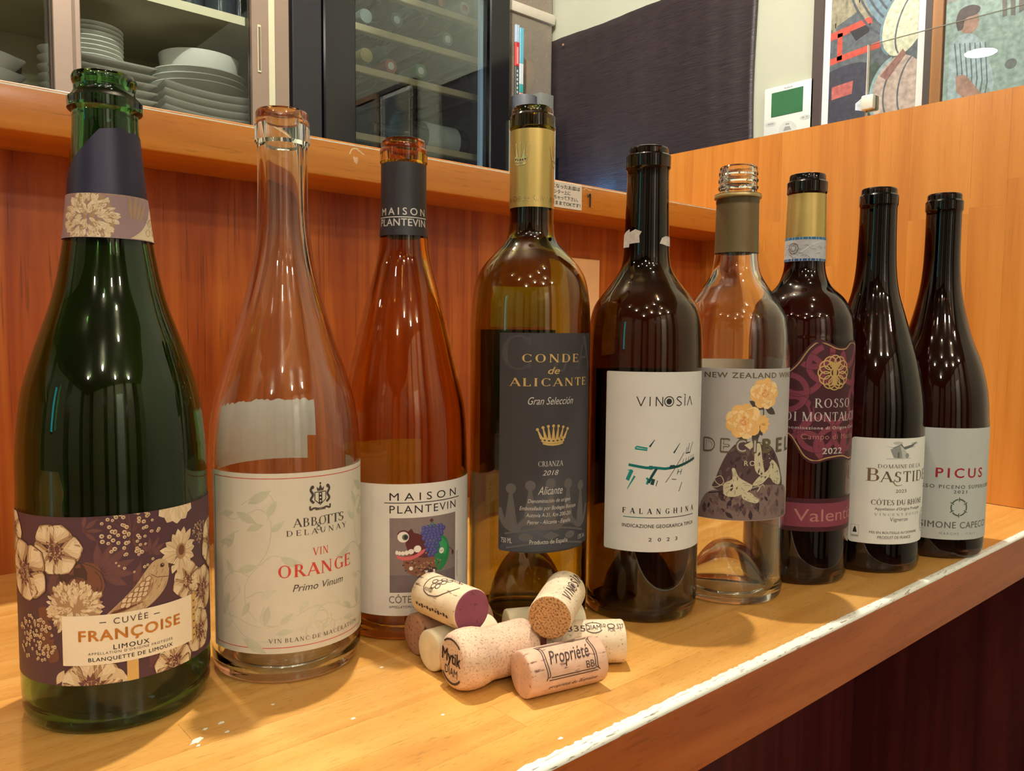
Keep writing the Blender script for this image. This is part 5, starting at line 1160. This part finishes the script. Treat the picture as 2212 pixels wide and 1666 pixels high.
# ---- dishes
def plate_prof(R, h, foot=.6, t_=.0028):
    return [(0, .002), (R*foot-.004, .002), (R*foot-.003, 0), (R*foot, 0), (R*foot, .003), (R*.8, h*.45), (R, h), (R-.001, h+t_*.7), (R*.8, h*.45+t_), (R*foot-.004, .003+t_*.8), (0, .003+t_*.8)]
_pm = {}
def dish(name, label, key, loc, group, maker, rz=0):
    if key not in _pm:
        o = maker(); o.name = name; _pm[key] = o.data
    else: o = bpy.data.objects.new(name, _pm[key]); COL.objects.link(o)
    o.location = loc; o.rotation_euler.z = rz; tag(o, label, 'plate' if 'plate' in name else name.split('_')[-1], group); return o
def sq_plate(R, h, t_=.003, wave=.0):
    """square plate with rising rim"""
    def mk():
        N = 20; V = []; F = []
        def pt(i, j, top):
            x, y = (i/N*2-1), (j/N*2-1); m = max(abs(x), abs(y)); e = max(0, (m-.55)/.45)
            z = h*e**1.5+wave*(x*x*y*y)*m + (t_ if top else 0)
            return (x*R, y*R, z)
        for top in (0, 1):
            for i in range(N+1):
                for j in range(N+1): V.append(pt(i, j, top))
        ix = lambda i, j, t: t*(N+1)**2+i*(N+1)+j
        for i in range(N):
            for j in range(N): F.append((ix(i, j, 1), ix(i+1, j, 1), ix(i+1, j+1, 1), ix(i, j+1, 1))); F.append((ix(i, j, 0), ix(i, j+1, 0), ix(i+1, j+1, 0), ix(i+1, j, 0)))
        for i in range(N):
            F.append((ix(i, 0, 0), ix(i+1, 0, 0), ix(i+1, 0, 1), ix(i, 0, 1))); F.append((ix(i+1, N, 0), ix(i, N, 0), ix(i, N, 1), ix(i+1, N, 1)))
            F.append((ix(0, i+1, 0), ix(0, i, 0), ix(0, i, 1), ix(0, i+1, 1))); F.append((ix(N, i, 0), ix(N, i+1, 0), ix(N, i+1, 1), ix(N, i, 1)))
        return pydata('p', V, F, PORC, None, True)
    return mk
def rd(prof, n=48): return lambda: lathe('p', prof, PORC, None, n, .8)
LO = ('bottom', 'second', 'third', 'fourth', 'fifth', 'sixth', 'seventh', 'eighth', 'ninth', 'tenth', 'eleventh', 'twelfth')
# right-hand stack: square plates, round plates, deep bowl
zc = SHZ
for k in range(6): dish('square_plate', 'white square plate, %s in the stack below the bowl' % ('lowest' if k == 0 else LO[k]+' from the shelf'), 'sqA', (.588, 1.655, zc), 'square plates on the right', sq_plate(.094, .016, .0035, .007), .05); zc += .0148
zc += .006
for k in range(3): dish('round_plate', 'white round plate, %s one under the deep white bowl' % ('lowest', 'middle', 'uppermost')[k], 'rdA%d' % k, (.600, 1.665, zc), 'round plates on the right', rd(plate_prof(.094, .022, .55))); zc += .0125
zc += .003
bowl = dish('deep_bowl', 'deep white porcelain bowl on top of the right-hand plate stack', 'bowl', (.601, 1.665, zc), None, rd([(0, .001), (.06, .001), (.068, .004), (.074, .02), (.0765, .046), (.0745, .046), (.071, .02), (.064, .006), (0, .005)]))
# middle stack: rectangular plates below, small round plates upside down on top
zc = SHZ
for k in range(8): dish('square_plate', 'white square plate, %s in the stack below the small plates' % ('lowest' if k == 0 else LO[k]+' from the shelf'), 'sqB', (.412, 1.655, zc), 'square plates in the middle', sq_plate(.078, .012, .0035), .03); zc += .0152
zc += .004
for k in range(8): dish('small_plate', 'small white round plate, %s of the pile on the middle square plates' % ('lowest' if k == 0 else LO[k]+' from below'), 'rdB', (.402, 1.66, zc), 'small round plates', rd([(0, .001), (.040, .0), (.050, .0035), (.0535, .0075), (.0525, .009), (.048, .0065), (.040, .0035), (0, .003)])); zc += .0082
# small cups behind the left door
zc = SHZ
for k in range(9): dish('small_cup', 'small white ribbed cup, %s of the stack behind the left glass' % ('lowest' if k == 0 else LO[k]+' from the shelf'), 'cup', (.355, 1.71, zc), 'stacked small cups', rd([(0, .001), (.022, .001), (.026, .012), (.033, .018), (.034, .022), (.030, .020), (.022, .006), (0, .005)], 32)); zc += .0168
# gratin dishes with handles at the far left
def gratin():
    N = 40; V = []; F = []; lev = [(.55, 0), (.72, .002), (.86, .022), (1.0, .044), (.97, .046), (.82, .022), (.66, .006), (0.0, .005)]
    for q, z in lev:
        for k in range(N):
            a = 2*math.pi*k/N; ex = .012*max(0, math.cos(a))**14+.012*max(0, -math.cos(a))**14
            rx, ry = .082*q, .056*q
            e = ex if z > .04 else 0
            V.append((rx*math.cos(a)+math.copysign(e, math.cos(a)), ry*math.sin(a), z+(.004*ex/.012 if z > .04 else 0)))
    for i in range(len(lev)-1):
        for k in range(N): F.append((i*N+k, i*N+(k+1) % N, (i+1)*N+(k+1) % N, (i+1)*N+k))
    F.append(tuple(range(N))[::-1])
    return pydata('p', V, F, PORC, None, True)
zc = SHZ
for k in range(3): dish('gratin_dish', 'white oval gratin dish with tab handles, %s of the stack at far left' % ('lowest', 'middle', 'top')[k], 'gratin', (.197, 1.62, zc), 'gratin dishes', gratin, .15); zc += .026
o = lathe('stoneware_cup', [(0, .001), (.022, .001), (.030, .03), (.033, .05), (.031, .05), (.027, .03), (.02, .006), (0, .005)], PORC_D, None, 32); o.location = (.272, 1.76, SHZ+.072); tag(o, 'small dark stoneware cup behind the gratin dishes', 'cup')
o2 = box('stoneware_box', .25, .32, 1.74, 1.80, SHZ, SHZ+.0718, PORC_D, None, .004); tag(o2, 'dark stoneware box under the small cup', 'box')
# glasses on the upper shelf
WG = mat('smoky glassware', srgb(52, 60, 66), .12, var=.1)
for k, (x, y) in enumerate(((.62, 1.60), (.672, 1.63), (.57, 1.63))):
    o = lathe('drinking_glass', [(0, .001), (.026, .001), (.030, .004), (.032, .07), (.0305, .07), (.028, .006), (0, .005)], WG, None, 32); o.location = (x, y, .789); tag(o, ('middle', 'rightmost', 'leftmost')[k]+' dark drinking glass on the upper cabinet shelf', 'glass', 'glasses on the upper shelf')
# ------------------------------------------------------------------ wine fridge
fg = empty('wine_fridge', (0, 1.53, FZ)); tag(fg, 'black wine fridge with glass door and wooden bottle shelves', 'fridge')
FRI = mat('fridge lining', srgb(84, 92, 92), .6, var=.05)
box('body_side', .7245, .787, .0, .50, 0, z_(1.18), BLACKP, fg); box('body_side', 1.262, 1.290, .0, .50, 0, z_(1.18), BLACKP, fg); box('body_back', .787, 1.262, .48, .50, 0, z_(1.18), FRI, fg); box('body_top', .787, 1.262, .0, .48, z_(1.14), z_(1.18), BLACKP, fg); box('body_base', .787, 1.262, .0, .48, 0, .12, BLACKP, fg); box('lining', .787, .79, .02, .48, .12, z_(1.14), FRI, fg); box('lining', 1.259, 1.262, .02, .48, .12, z_(1.14), FRI, fg)
box('front_fascia', .7245, .7875, -.03, -.0005, 0, z_(1.18), BLACKP, fg, .002, 1)
dr = box('glass_door', .7925, .866, -.03, -.002, .1, z_(1.18), BLACKG, fg, .003, 1)
box('door_frame', 1.227, 1.289, -.03, -.002, .1, z_(1.18), BLACKG, dr, .003, 1); box('door_frame', .866, 1.227, -.03, -.002, z_(1.12), z_(1.18), BLACKG, dr); box('door_frame', .866, 1.227, -.03, -.002, .1, .2, BLACKG, dr)
box('pane', .866, 1.227, -.022, -.014, .2, z_(1.12), sheet_glass('smoked door glass', (.88, .93, .93)), dr)
box('led_strip', 1.217, 1.2255, -.004, .006, .25, z_(1.1), emit('cold strip light', (.42, .62, .82), .16), fg); box('door_seal', .7885, .7925, -.012, -.002, .1, z_(1.18), BLACKP, fg)
SHW = mat('shelf front beech', srgb(196, 174, 134), .6, var=.08, vscale=20)
for z in (.930, .8395, .750, .605, .500): 
    s_ = box('shelf', .792, 1.257, .045, .065, z_(z), z_(z+.0155), SHW, fg, .0015, 1)
    for k in range(4): box('rail', .80+k*.148, .812+k*.148, .066, .46, z_(z), z_(z+.006), BLACKP, s_)
def lying(label, x, z, cap, y=1.60, r=.0155):
    o = empty('stored_bottle', (x, y, z)); tag(o, label, 'bottle', 'bottles stored in the wine fridge')
    b_ = lathe('glass', [(0, .28), (.029, .28), (.031, .27), (.031, .12), (.027, .095), (r, .07), (r, .03)], FR_GL, o, 24); c_ = lathe('capsule', [(r*1.06, .075), (r*1.06, .004), (r*.98, 0), (r*.55, 0)], cap[0], o, 24); e_ = lathe('capsule_top', [(r*.55, -.0002), (r*.5, -.0005), (0, -.0005)], cap[1], o, 20)
    for q in (b_, c_, e_): q.rotation_euler = (-math.pi/2, 0, 0)
    return o
FR_GL = mat('dark stored glass', srgb(34, 40, 34), .15); CP = lambda n, r, g, b: mat(n+' capsule', srgb(r, g, b), .45, metal=.2)
c_gr, c_wh, c_re, c_gn, c_gd, c_dk = CP('grey', 128, 134, 130), CP('white', 210, 206, 196), CP('red', 150, 56, 50), CP('green', 70, 120, 70), CP('gold', 170, 146, 90), CP('dark', 50, 52, 56)
for x, z, cap, lb in ((.949, .885, (c_gr, c_gr), 'plain grey capped bottle on the second shelf by the door frame'), (1.030, .897, (c_dk, c_gr), 'dark capped bottle with grey centre on the second shelf'), (1.175, .888, (c_gr, c_wh), 'pale capped bottle at the right of the second shelf'), (.950, .800, (c_gd, c_gd), 'gold capped bottle on the third shelf'), (1.014, .790, (c_re, c_wh), 'white and red capped bottle on the third shelf'), (1.097, .797, (c_gn, c_wh), 'green necked bottle with pale red-marked cap'), (1.155, .968, (c_dk, c_re), 'dark bottle with brown cap on the top shelf'), (1.226, .974, (c_wh, c_re), 'bottle with white and red cap at the right of the top shelf'), (1.224, .800, (c_dk, c_dk), 'black capped bottle at the right of the third shelf'), (1.02, .975, (c_gr, c_dk), 'grey capped bottle at the left of the top shelf')):
    lying(lb, x, z, cap)
# two added bottles standing in for white reflections in the door glass
for k, (x, z, lb) in enumerate(((1.16, .6495, 'added sideways bottle standing in for a white reflection low in the fridge door'), (1.13, .5445, 'added sideways bottle standing in for a white reflection at the very bottom'))):
    o = empty('reflection_standin', (x, 1.63, z)); tag(o, lb, 'bottle', 'bottles stored in the wine fridge')
    q = lathe('glass', [(0, .0), (.036, .0), (.038, .01), (.038, .15), (.030, .18), (.0155, .21), (.0145, .26), (0, .26)], FR_GL, o, 28); q.rotation_euler = (0, -math.pi/2, 0); q.location = (.08, 0, 0)
    q2 = lathe('label', [(.0384, .03), (.0384, .125)], mat('fridge white label', srgb(176, 178, 168), .7), o, 28); q2.rotation_euler = (0, -math.pi/2, 0); q2.location = (.08, 0, 0)
# ------------------------------------------------------------------ stand with storage boxes
stn = S(box('wall_ledge', 1.295, 1.425, 1.48, 2.15, FZ, .70, PLASTER))
FROST = mat('frosted plastic', srgb(206, 196, 178), .45, var=.03)
def frosted(name, col, alpha):
    m, t_, b, L = nt(name); b.inputs['Base Color'].default_value = (*col, 1); b.inputs['Roughness'].default_value = .4
    tr = t_.nodes.new('ShaderNodeBsdfTransparent'); tr.inputs[0].default_value = (*[.5+.5*c for c in col], 1)
    n = t_.nodes.new('ShaderNodeTexNoise'); n.inputs['Scale'].default_value = 30
    mr = t_.nodes.new('ShaderNodeMapRange'); mr.inputs[3].default_value = alpha-.05; mr.inputs[4].default_value = alpha+.05; L.new(n.outputs['Fac'], mr.inputs[0])
    mx = t_.nodes.new('ShaderNodeMixShader'); L.new(mr.outputs[0], mx.inputs[0]); L.new(tr.outputs[0], mx.inputs[1]); L.new(b.outputs[0], mx.inputs[2]); L.new(mx.outputs[0], t_.nodes['Material Output'].inputs['Surface']); return m
FR2 = frosted('cloudy plastic', srgb(206, 194, 176), .3)
def crate(z0, h, lb):
    o = empty('storage_box', (1.40, 1.66, z0)); tag(o, lb, 'box')
    w_, d_ = .083, .10
    for nm, q in (('wall', (-w_, w_, -d_, -d_+.003)), ('wall', (-w_, w_, d_-.003, d_)), ('wall', (-w_, -w_+.003, -d_+.003, d_-.003)), ('wall', (w_-.003, w_, -d_+.003, d_-.003))): box(nm, *q, .003, h, FR2, o)
    box('floor_pan', -w_, w_, -d_, d_, 0, .003, FR2, o); box('lid', -w_-.008, w_+.008, -d_-.008, d_+.008, h, h+.028, FROST, o, .006, 2)
    return o
crate(.70, .285, 'cloudy plastic storage box with lid beside the fridge'); crate(1.0131, .2, 'upper cloudy plastic storage box stacked on the lid')
def pouch(x, y, z, rx, ry, rz_, m, lb):
    bm = bmesh.new(); bmesh.ops.create_icosphere(bm, subdivisions=3, radius=1)
    for v in bm.verts: 
        p = v.co; q = 1+.12*math.sin(7*p.x+3*p.z)*math.cos(5*p.y); v.co = Vector((math.copysign(abs(p.x)**.7, p.x)*rx*q, math.copysign(abs(p.y)**.7, p.y)*ry, math.copysign(abs(p.z)**.7, p.z)*rz_*q))
    me = bpy.data.meshes.new('food_pouch'); bm.to_mesh(me); bm.free(); o = link('food_pouch', me, m, None, True); o.location = (x, y, z); tag(o, lb, 'pouch'); return o
pouch(1.39, 1.625, .79, .028, .03, .026, M2('maroon pouch', 140, 50, 56), 'maroon packet low inside the storage box'); pouch(1.42, 1.63, .86, .05, .04, .042, M2('tan pouch', 196, 150, 92), 'tan packet inside the storage box'); pouch(1.39, 1.64, .945, .07, .05, .04, M2('rose brown pouch', 140, 84, 76), 'rose brown packet at the top of the storage box'); pouch(1.395, 1.62, 1.06, .04, .04, .036, M2('red pouch', 196, 66, 64), 'red packet in the upper storage box')
gb = box('grey_box', 1.376, 1.422, 1.485, 1.53, .70, .779, mat('grey card', srgb(120, 122, 116), .7), None, .002); tag(gb, 'small grey box in front of the storage box', 'box')
hl = lathe('pen_holder', [(0, .001), (.030, .001), (.031, .004), (.032, .06), (.030, .06), (.029, .004), (0, .004)], mat('pen holder', srgb(96, 98, 104), .4), None, 32); hl.location = (1.335, 1.50, .70); tag(hl, 'small grey holder with two long packets beside the fridge', 'holder')
def packet(x, y, w_, z1, segs, lb):
    o = empty('snack_packet', (x, y, .705)); tag(o, lb, 'packet')
    zb = 0
    for k, (h, m, nm) in enumerate(segs): box(nm, -w_/2, w_/2, -.003, .003, zb, zb+h, m, o, .0008, 1); zb += h
    return o
c = lambda n, r, g, b: M2(n, r, g, b, .35)
LBL_T = c('packet teal', 60, 160, 160); 
p1 = packet(1.3235, 1.500, .012, .9, [(.03, c('packet lilac', 150, 146, 190), 'band'), (.034, c('packet salmon', 226, 160, 146), 'band'), (.02, LBL_T, 'band'), (.05, c('packet white', 206, 216, 220), 'band'), (.085, c('packet sky', 96, 176, 200), 'band')], 'slim sky-blue packet standing in the holder')
p2 = packet(1.3095, 1.500, .012, .9, [(.125, c('packet slate', 70, 78, 80), 'band'), (.056, c('packet red', 200, 40, 44), 'band'), (.042, c('packet silver', 170, 190, 210), 'band')], 'slim slate and red packet standing in the holder')
t = Ink()
for k in range(9): t.rect(-2, 2, 30+k*10, 36+k*10, WASH3, 1)
t.rect(-3, 3, 130, 170, c('packet pink', 226, 150, 146), 1)
t.build('packet_print', lambda u, z, l: Vector((u*1.0, -.0031-l, z)), p2, step=0)
# ------------------------------------------------------------------ right-hand wall
CLO = bpy.data.materials.new('dark woven cloth'); CLO.use_nodes = True
tt = CLO.node_tree; b = tt.nodes['Principled BSDF']; tc = tt.nodes.new('ShaderNodeTexCoord')
mp = tt.nodes.new('ShaderNodeMapping'); mp.inputs['Scale'].default_value = (1, 30, 600); tt.links.new(tc.outputs['Object'], mp.inputs['Vector'])
n = tt.nodes.new('ShaderNodeTexNoise'); n.inputs['Scale'].default_value = 1; n.inputs['Detail'].default_value = 3; tt.links.new(mp.outputs[0], n.inputs['Vector'])
r = tt.nodes.new('ShaderNodeValToRGB'); e = r.color_ramp.elements; e[0].position = .35; e[0].color = (*srgb(34, 24, 27), 1); e[1].position = .7; e[1].color = (*srgb(54, 40, 42), 1)
tt.links.new(n.outputs['Fac'], r.inputs['Fac']); tt.links.new(r.outputs['Color'], b.inputs['Base Color']); b.inputs['Roughness'].default_value = .42; b.inputs['Sheen Weight'].default_value = .1
bp = tt.nodes.new('ShaderNodeBump'); bp.inputs['Strength'].default_value = .8; bp.inputs['Distance'].default_value = .0015; tt.links.new(n.outputs['Fac'], bp.inputs['Height']); tt.links.new(bp.outputs[0], b.inputs['Normal'])
N, Mz = 60, 30; V = []; F = []
for i in range(N+1):
    for j in range(Mz+1):
        y = 1.66-(.705+.003*math.sin(j*.25))*i/N; z = .30+.648*j/Mz+.0012*math.sin(i*.2)*(j/Mz)
        V.append((1.493+.0012*math.sin(i*.35)+.0006*math.sin(i*1.3+j*.1), y, z))
for i in range(N):
    for j in range(Mz): a = i*(Mz+1)+j; F.append((a, a+1, a+Mz+2, a+Mz+1))
cl = pydata('wall_cloth', V, F, CLO, None, True); so = cl.modifiers.new('thickness', 'SOLIDIFY'); so.thickness = .0015
tag(cl, 'dark brown woven cloth hanging on the white side wall', 'cloth')
pn = lathe('pin_head', [(0, .003), (.003, .002), (.0035, 0), (0, -.002)], mat('pin plastic', srgb(150, 120, 100), .4), None, 16); pn.rotation_euler = (0, -math.pi/2, 0); pn.location = (1.482, 1.515, .925); tag(pn, 'round pin at the upper corner of the cloth', 'pin')
# heater control panel
ct = empty('control_panel', (1.5, .871, .58)); tag(ct, 'white wall control panel with green display beside the picture', 'panel')
CTW = mat('panel plastic', srgb(222, 224, 214), .45, var=.02); CTG = mat('panel grey print', srgb(150, 152, 148), .5); 
box('case', -.016, -.001, -.054, .054, -.02, .106, CTW, ct, .002)
box('display', -.0168, -.016, -.032, .037, .046, .094, mat('green display', srgb(58, 110, 72), .25, var=.08, vscale=30), ct)
t = Ink(); t.ring(0, 12, 21, 21, .9, WHITEP, 1, 0, 180, 30); t.ell(0, 12, 20.5, 20.5, mat('panel dial', srgb(206, 208, 200), .45), 1); t.poly([(-9, 14), (9, 14), (5, 22), (-5, 22)], CTG, 2); t.rect(-4, 4, 25, 28, CTG, 2); t.ell(-38, 33, 12, 4.5, mat('panel key', srgb(196, 198, 190), .45), 1); t.ell(38, 33, 12, 4.5, bpy.data.materials['panel key'], 1); t.rect(-44, -31, 31.6, 34.4, CTG, 2); t.rect(31, 36, 31.8, 34.6, CTG, 2); t.rect(40, 43, 32, 34.8, CTG, 2)
for k in range(8): t.rect(-9+k*2.3, -7.4+k*2.3, 97.5, 100.5-(k % 3)*.8, CTG, 2)
t.build('panel_print', lambda u, z, l: Vector((-.0162-l, -u, z)), ct, step=0)
# framed prints
def wall_frame(y0): return lambda u, z, l: Vector((-.012-l, -u, z))
f1 = empty('framed_print', (1.5, .711, .50)); tag(f1, 'framed photograph of wine barrels in a white mount', 'picture')
FRD = mat('dark brown frame', srgb(70, 56, 50), .5); 
box('backing', -.010, -.001, -.10, .10, 0, .5, WHITEP, f1); box('frame_bar', -.016, -.001, .0915, .112, 0, .5, FRD, f1, .001, 1); box('frame_bar', -.016, -.001, -.112, -.0985, 0, .5, FRD, f1, .001, 1); box('frame_bar', -.016, -.001, -.0985, .0915, .485, .5, FRD, f1); box('frame_bar', -.016, -.001, -.0985, .0915, 0, .012, FRD, f1)
a = Ink()
def P(n_, r_, g_, b_): return mat(n_, srgb(r_, g_, b_), .5, var=.28, vscale=110)
SL = P('photo slate', 86, 92, 96); a.rect(-78, 85, 20, 470, SL, 1)
a.poly([(-78, 268), (-24, 290), (-2, 258), (12, 320), (0, 470), (-78, 470)], P('photo stone', 150, 142, 116), 1.2)
for k in range(30): x = rr.uniform(-76, -6); y = rr.uniform(262, 420); a.rect(x, x+rr.uniform(2, 7), y, y+rr.uniform(10, 30), P('photo moss', 128, 124, 98) if k == 0 else bpy.data.materials['photo moss'] if k % 2 else bpy.data.materials['photo stone'], 1.3)
RD = P('photo red iron', 196, 74, 56); a.poly([(-78, 262), (2, 274), (2, 260), (-78, 248)], RD, 1.6); a.poly([(-78, 214), (30, 226), (30, 214), (-78, 202)], RD, 1.6); a.rect(-64, -54, 208, 258, RD, 1.6); a.poly([(-40, 256), (0, 262), (-4, 246), (-28, 236)], P('photo black', 36, 32, 36), 1.7)
BLU = P('photo barrel blue', 110, 136, 148); HOOP = P('photo hoop', 74, 78, 86)
a.ell(30, 320, 46, 100, BLU, 1.8, rot=24, n=28)
for k in range(5): a.ring(8+k*12, 320+k*6, 44, 98, 4, HOOP, 2, 90, 270, 24, 24)
PAL = P('photo pale oak', 206, 206, 176); a.ell(62, 250, 38, 62, PAL, 2.2, rot=-18, n=26); a.ring(58, 250, 36, 60, 4, BLU, 2.4, 100, 260, 24, -18); a.ring(80, 246, 30, 62, 3, SL, 2.4, 110, 250, 24, -18)
PIN = P('photo pink oak', 186, 166, 152); a.ell(52, 128, 46, 62, PIN, 2.3, rot=-8, n=26); a.ring(48, 128, 44, 62, 6, P('photo blue rim', 140, 168, 172), 2.5, 110, 250, 24, -8); a.ring(64, 128, 36, 60, 3, SL, 2.5, 120, 240, 24, -8); a.ring(84, 130, 30, 60, 3, SL, 2.5, 120, 240, 24, -8); a.poly([(20, 160), (60, 200), (66, 190), (34, 150)], P('photo arm', 140, 100, 90), 2.7)
DK = P('photo dark cloth', 54, 54, 66); a.poly(catmull([(-78, 190), (-40, 196), (0, 186), (14, 130), (2, 70), (-40, 60), (-78, 84)], 5), DK, 1.9); a.poly([(-72, 160), (-30, 164), (-32, 140), (-72, 136)], P('photo coral', 176, 92, 84), 2.1); a.poly([(-24, 120), (-6, 132), (4, 116), (-10, 104), (-24, 108)], P('photo white', 200, 204, 206), 2.1); a.poly([(-78, 90), (-50, 70), (-60, 60), (-78, 58)], bpy.data.materials['photo white'], 2.1); a.rect(-78, 85, 20, 64, P('photo grey floor', 96, 104, 112), 2.0); a.rect(20, 85, 60, 78, P('photo umber', 92, 70, 60), 2.0); a.ell(10, 140, 16, 50, P('photo dark green', 70, 82, 72), 1.95)
a.clip(-78, 85, 20, 470)
a.build('photograph', lambda u, z, l: Vector((-.0102-l, -u, z)), f1, step=0, gap=.2)
f2 = empty('framed_print', (1.5, .46, .50)); tag(f2, 'wood-framed photograph of a person in a striped shirt outdoors', 'picture')
WF = wood('orange frame wood', (srgb(140, 90, 40), srgb(160, 106, 50), srgb(180, 124, 62)), 'Z', rough=.4)
box('backing', -.010, -.001, -.12, .125, 0, .5, FRD, f2); box('frame_bar', -.018, -.001, .122, .140, 0, .5, WF, f2, .001, 1); box('frame_bar', -.018, -.001, -.14, -.122, 0, .5, WF, f2, .001, 1); box('frame_bar', -.018, -.001, -.122, .122, .482, .5, WF, f2); box('frame_bar', -.018, -.001, -.122, .122, 0, .018, WF, f2)
a = Ink(); GT = P('photo sea grey', 134, 156, 146); a.rect(-120, 120, 20, 480, GT, 1); a.poly([(-120, 255), (-40, 268), (60, 290), (120, 285), (120, 480), (-120, 480)], P('photo rock grey', 128, 130, 120), 1.2)
for k in range(26): x = rr.uniform(-118, 110); y = rr.uniform(262, 330); l = rr.uniform(12, 40); a.poly([(x, y), (x+l, y+l*.28), (x+l, y+l*.28+rr.uniform(4, 12)), (x, y+rr.uniform(4, 12))], (P('photo bark', 96, 94, 84), P('photo mist', 190, 194, 184))[0] if k == 0 else (bpy.data.materials['photo bark'] if k % 2 else P('photo mist', 186, 190, 180) if k == 2 else bpy.data.materials.get('photo mist') or GT), 1.3)
for k in range(9): x = -34+k*12; a.poly([(x, 250), (x+7, 254), (x+9, 214-rr.uniform(0, 12)), (x+2, 210)], bpy.data.materials['photo bark'], 1.4)
SKIN = P('photo skin', 156, 122, 104); SHR = P('photo shirt', 150, 170, 172); SHD = P('photo stripe', 84, 102, 108); HAIR = P('photo hair', 72, 60, 54)
a.ell(-82, 216, 15, 20, SKIN, 2, n=18); a.poly(catmull([(-104, 222), (-98, 240), (-80, 244), (-66, 236), (-72, 226), (-88, 224), (-92, 208), (-100, 206)], 4), HAIR, 2.2); a.poly(catmull([(-112, 186), (-96, 198), (-78, 196), (-62, 180), (-50, 150), (-40, 110), (-44, 96), (-60, 110), (-66, 60), (-66, 20), (-112, 20)], 5), SHR, 2.4)
for k in range(7): a.line([(-104+k*8, 186-k*1.5), (-98+k*8, 140-k*5), (-96+k*7, 108-k*4)], 2, SHD, 2.6)
for k in range(5): a.line([(-106+k*9, 88), (-104+k*9, 30)], 2.2, SHD, 2.6)
a.poly(catmull([(-100, 130), (-84, 128), (-60, 96), (-40, 76), (-34, 62), (-48, 56), (-66, 72), (-98, 104)], 5), SKIN, 2.8); a.ell(-36, 70, 9, 12, HAIR, 2.9)
a.poly(catmull([(60, 250), (84, 262), (118, 240), (118, 120), (84, 150), (70, 200)], 5), P('photo blue grey', 92, 116, 126), 2.0); a.ell(-16, 132, 9, 8, P('photo gull', 96, 102, 100), 2)
a.clip(-120, 121, 20, 480)
a.build('photograph', lambda u, z, l: Vector((-.0102-l, -u, z)), f2, step=0, gap=.2)

# hidden blue light added to tint the cloth, in a made-up black case
ap = empty('added_blue_light', (1.445, 1.40, .40)); tag(ap, 'added blue light in a small black case, hidden below the wall cloth', 'appliance')
box('case', -.04, .035, -.04, .04, 0, .08, BLACKP, ap, .006); box('bracket', .035, .047, -.03, .03, .02, .06, BLACKP, ap, .002)
ld = bpy.data.lights.new('blue_lamp', 'POINT'); ld.energy = .5; ld.color = (.10, .42, 1.0); ld.shadow_soft_size = .008; lo = bpy.data.objects.new('blue_lamp', ld); COL.objects.link(lo); lo.parent = ap; lo.location = (-.02, .03, .11)
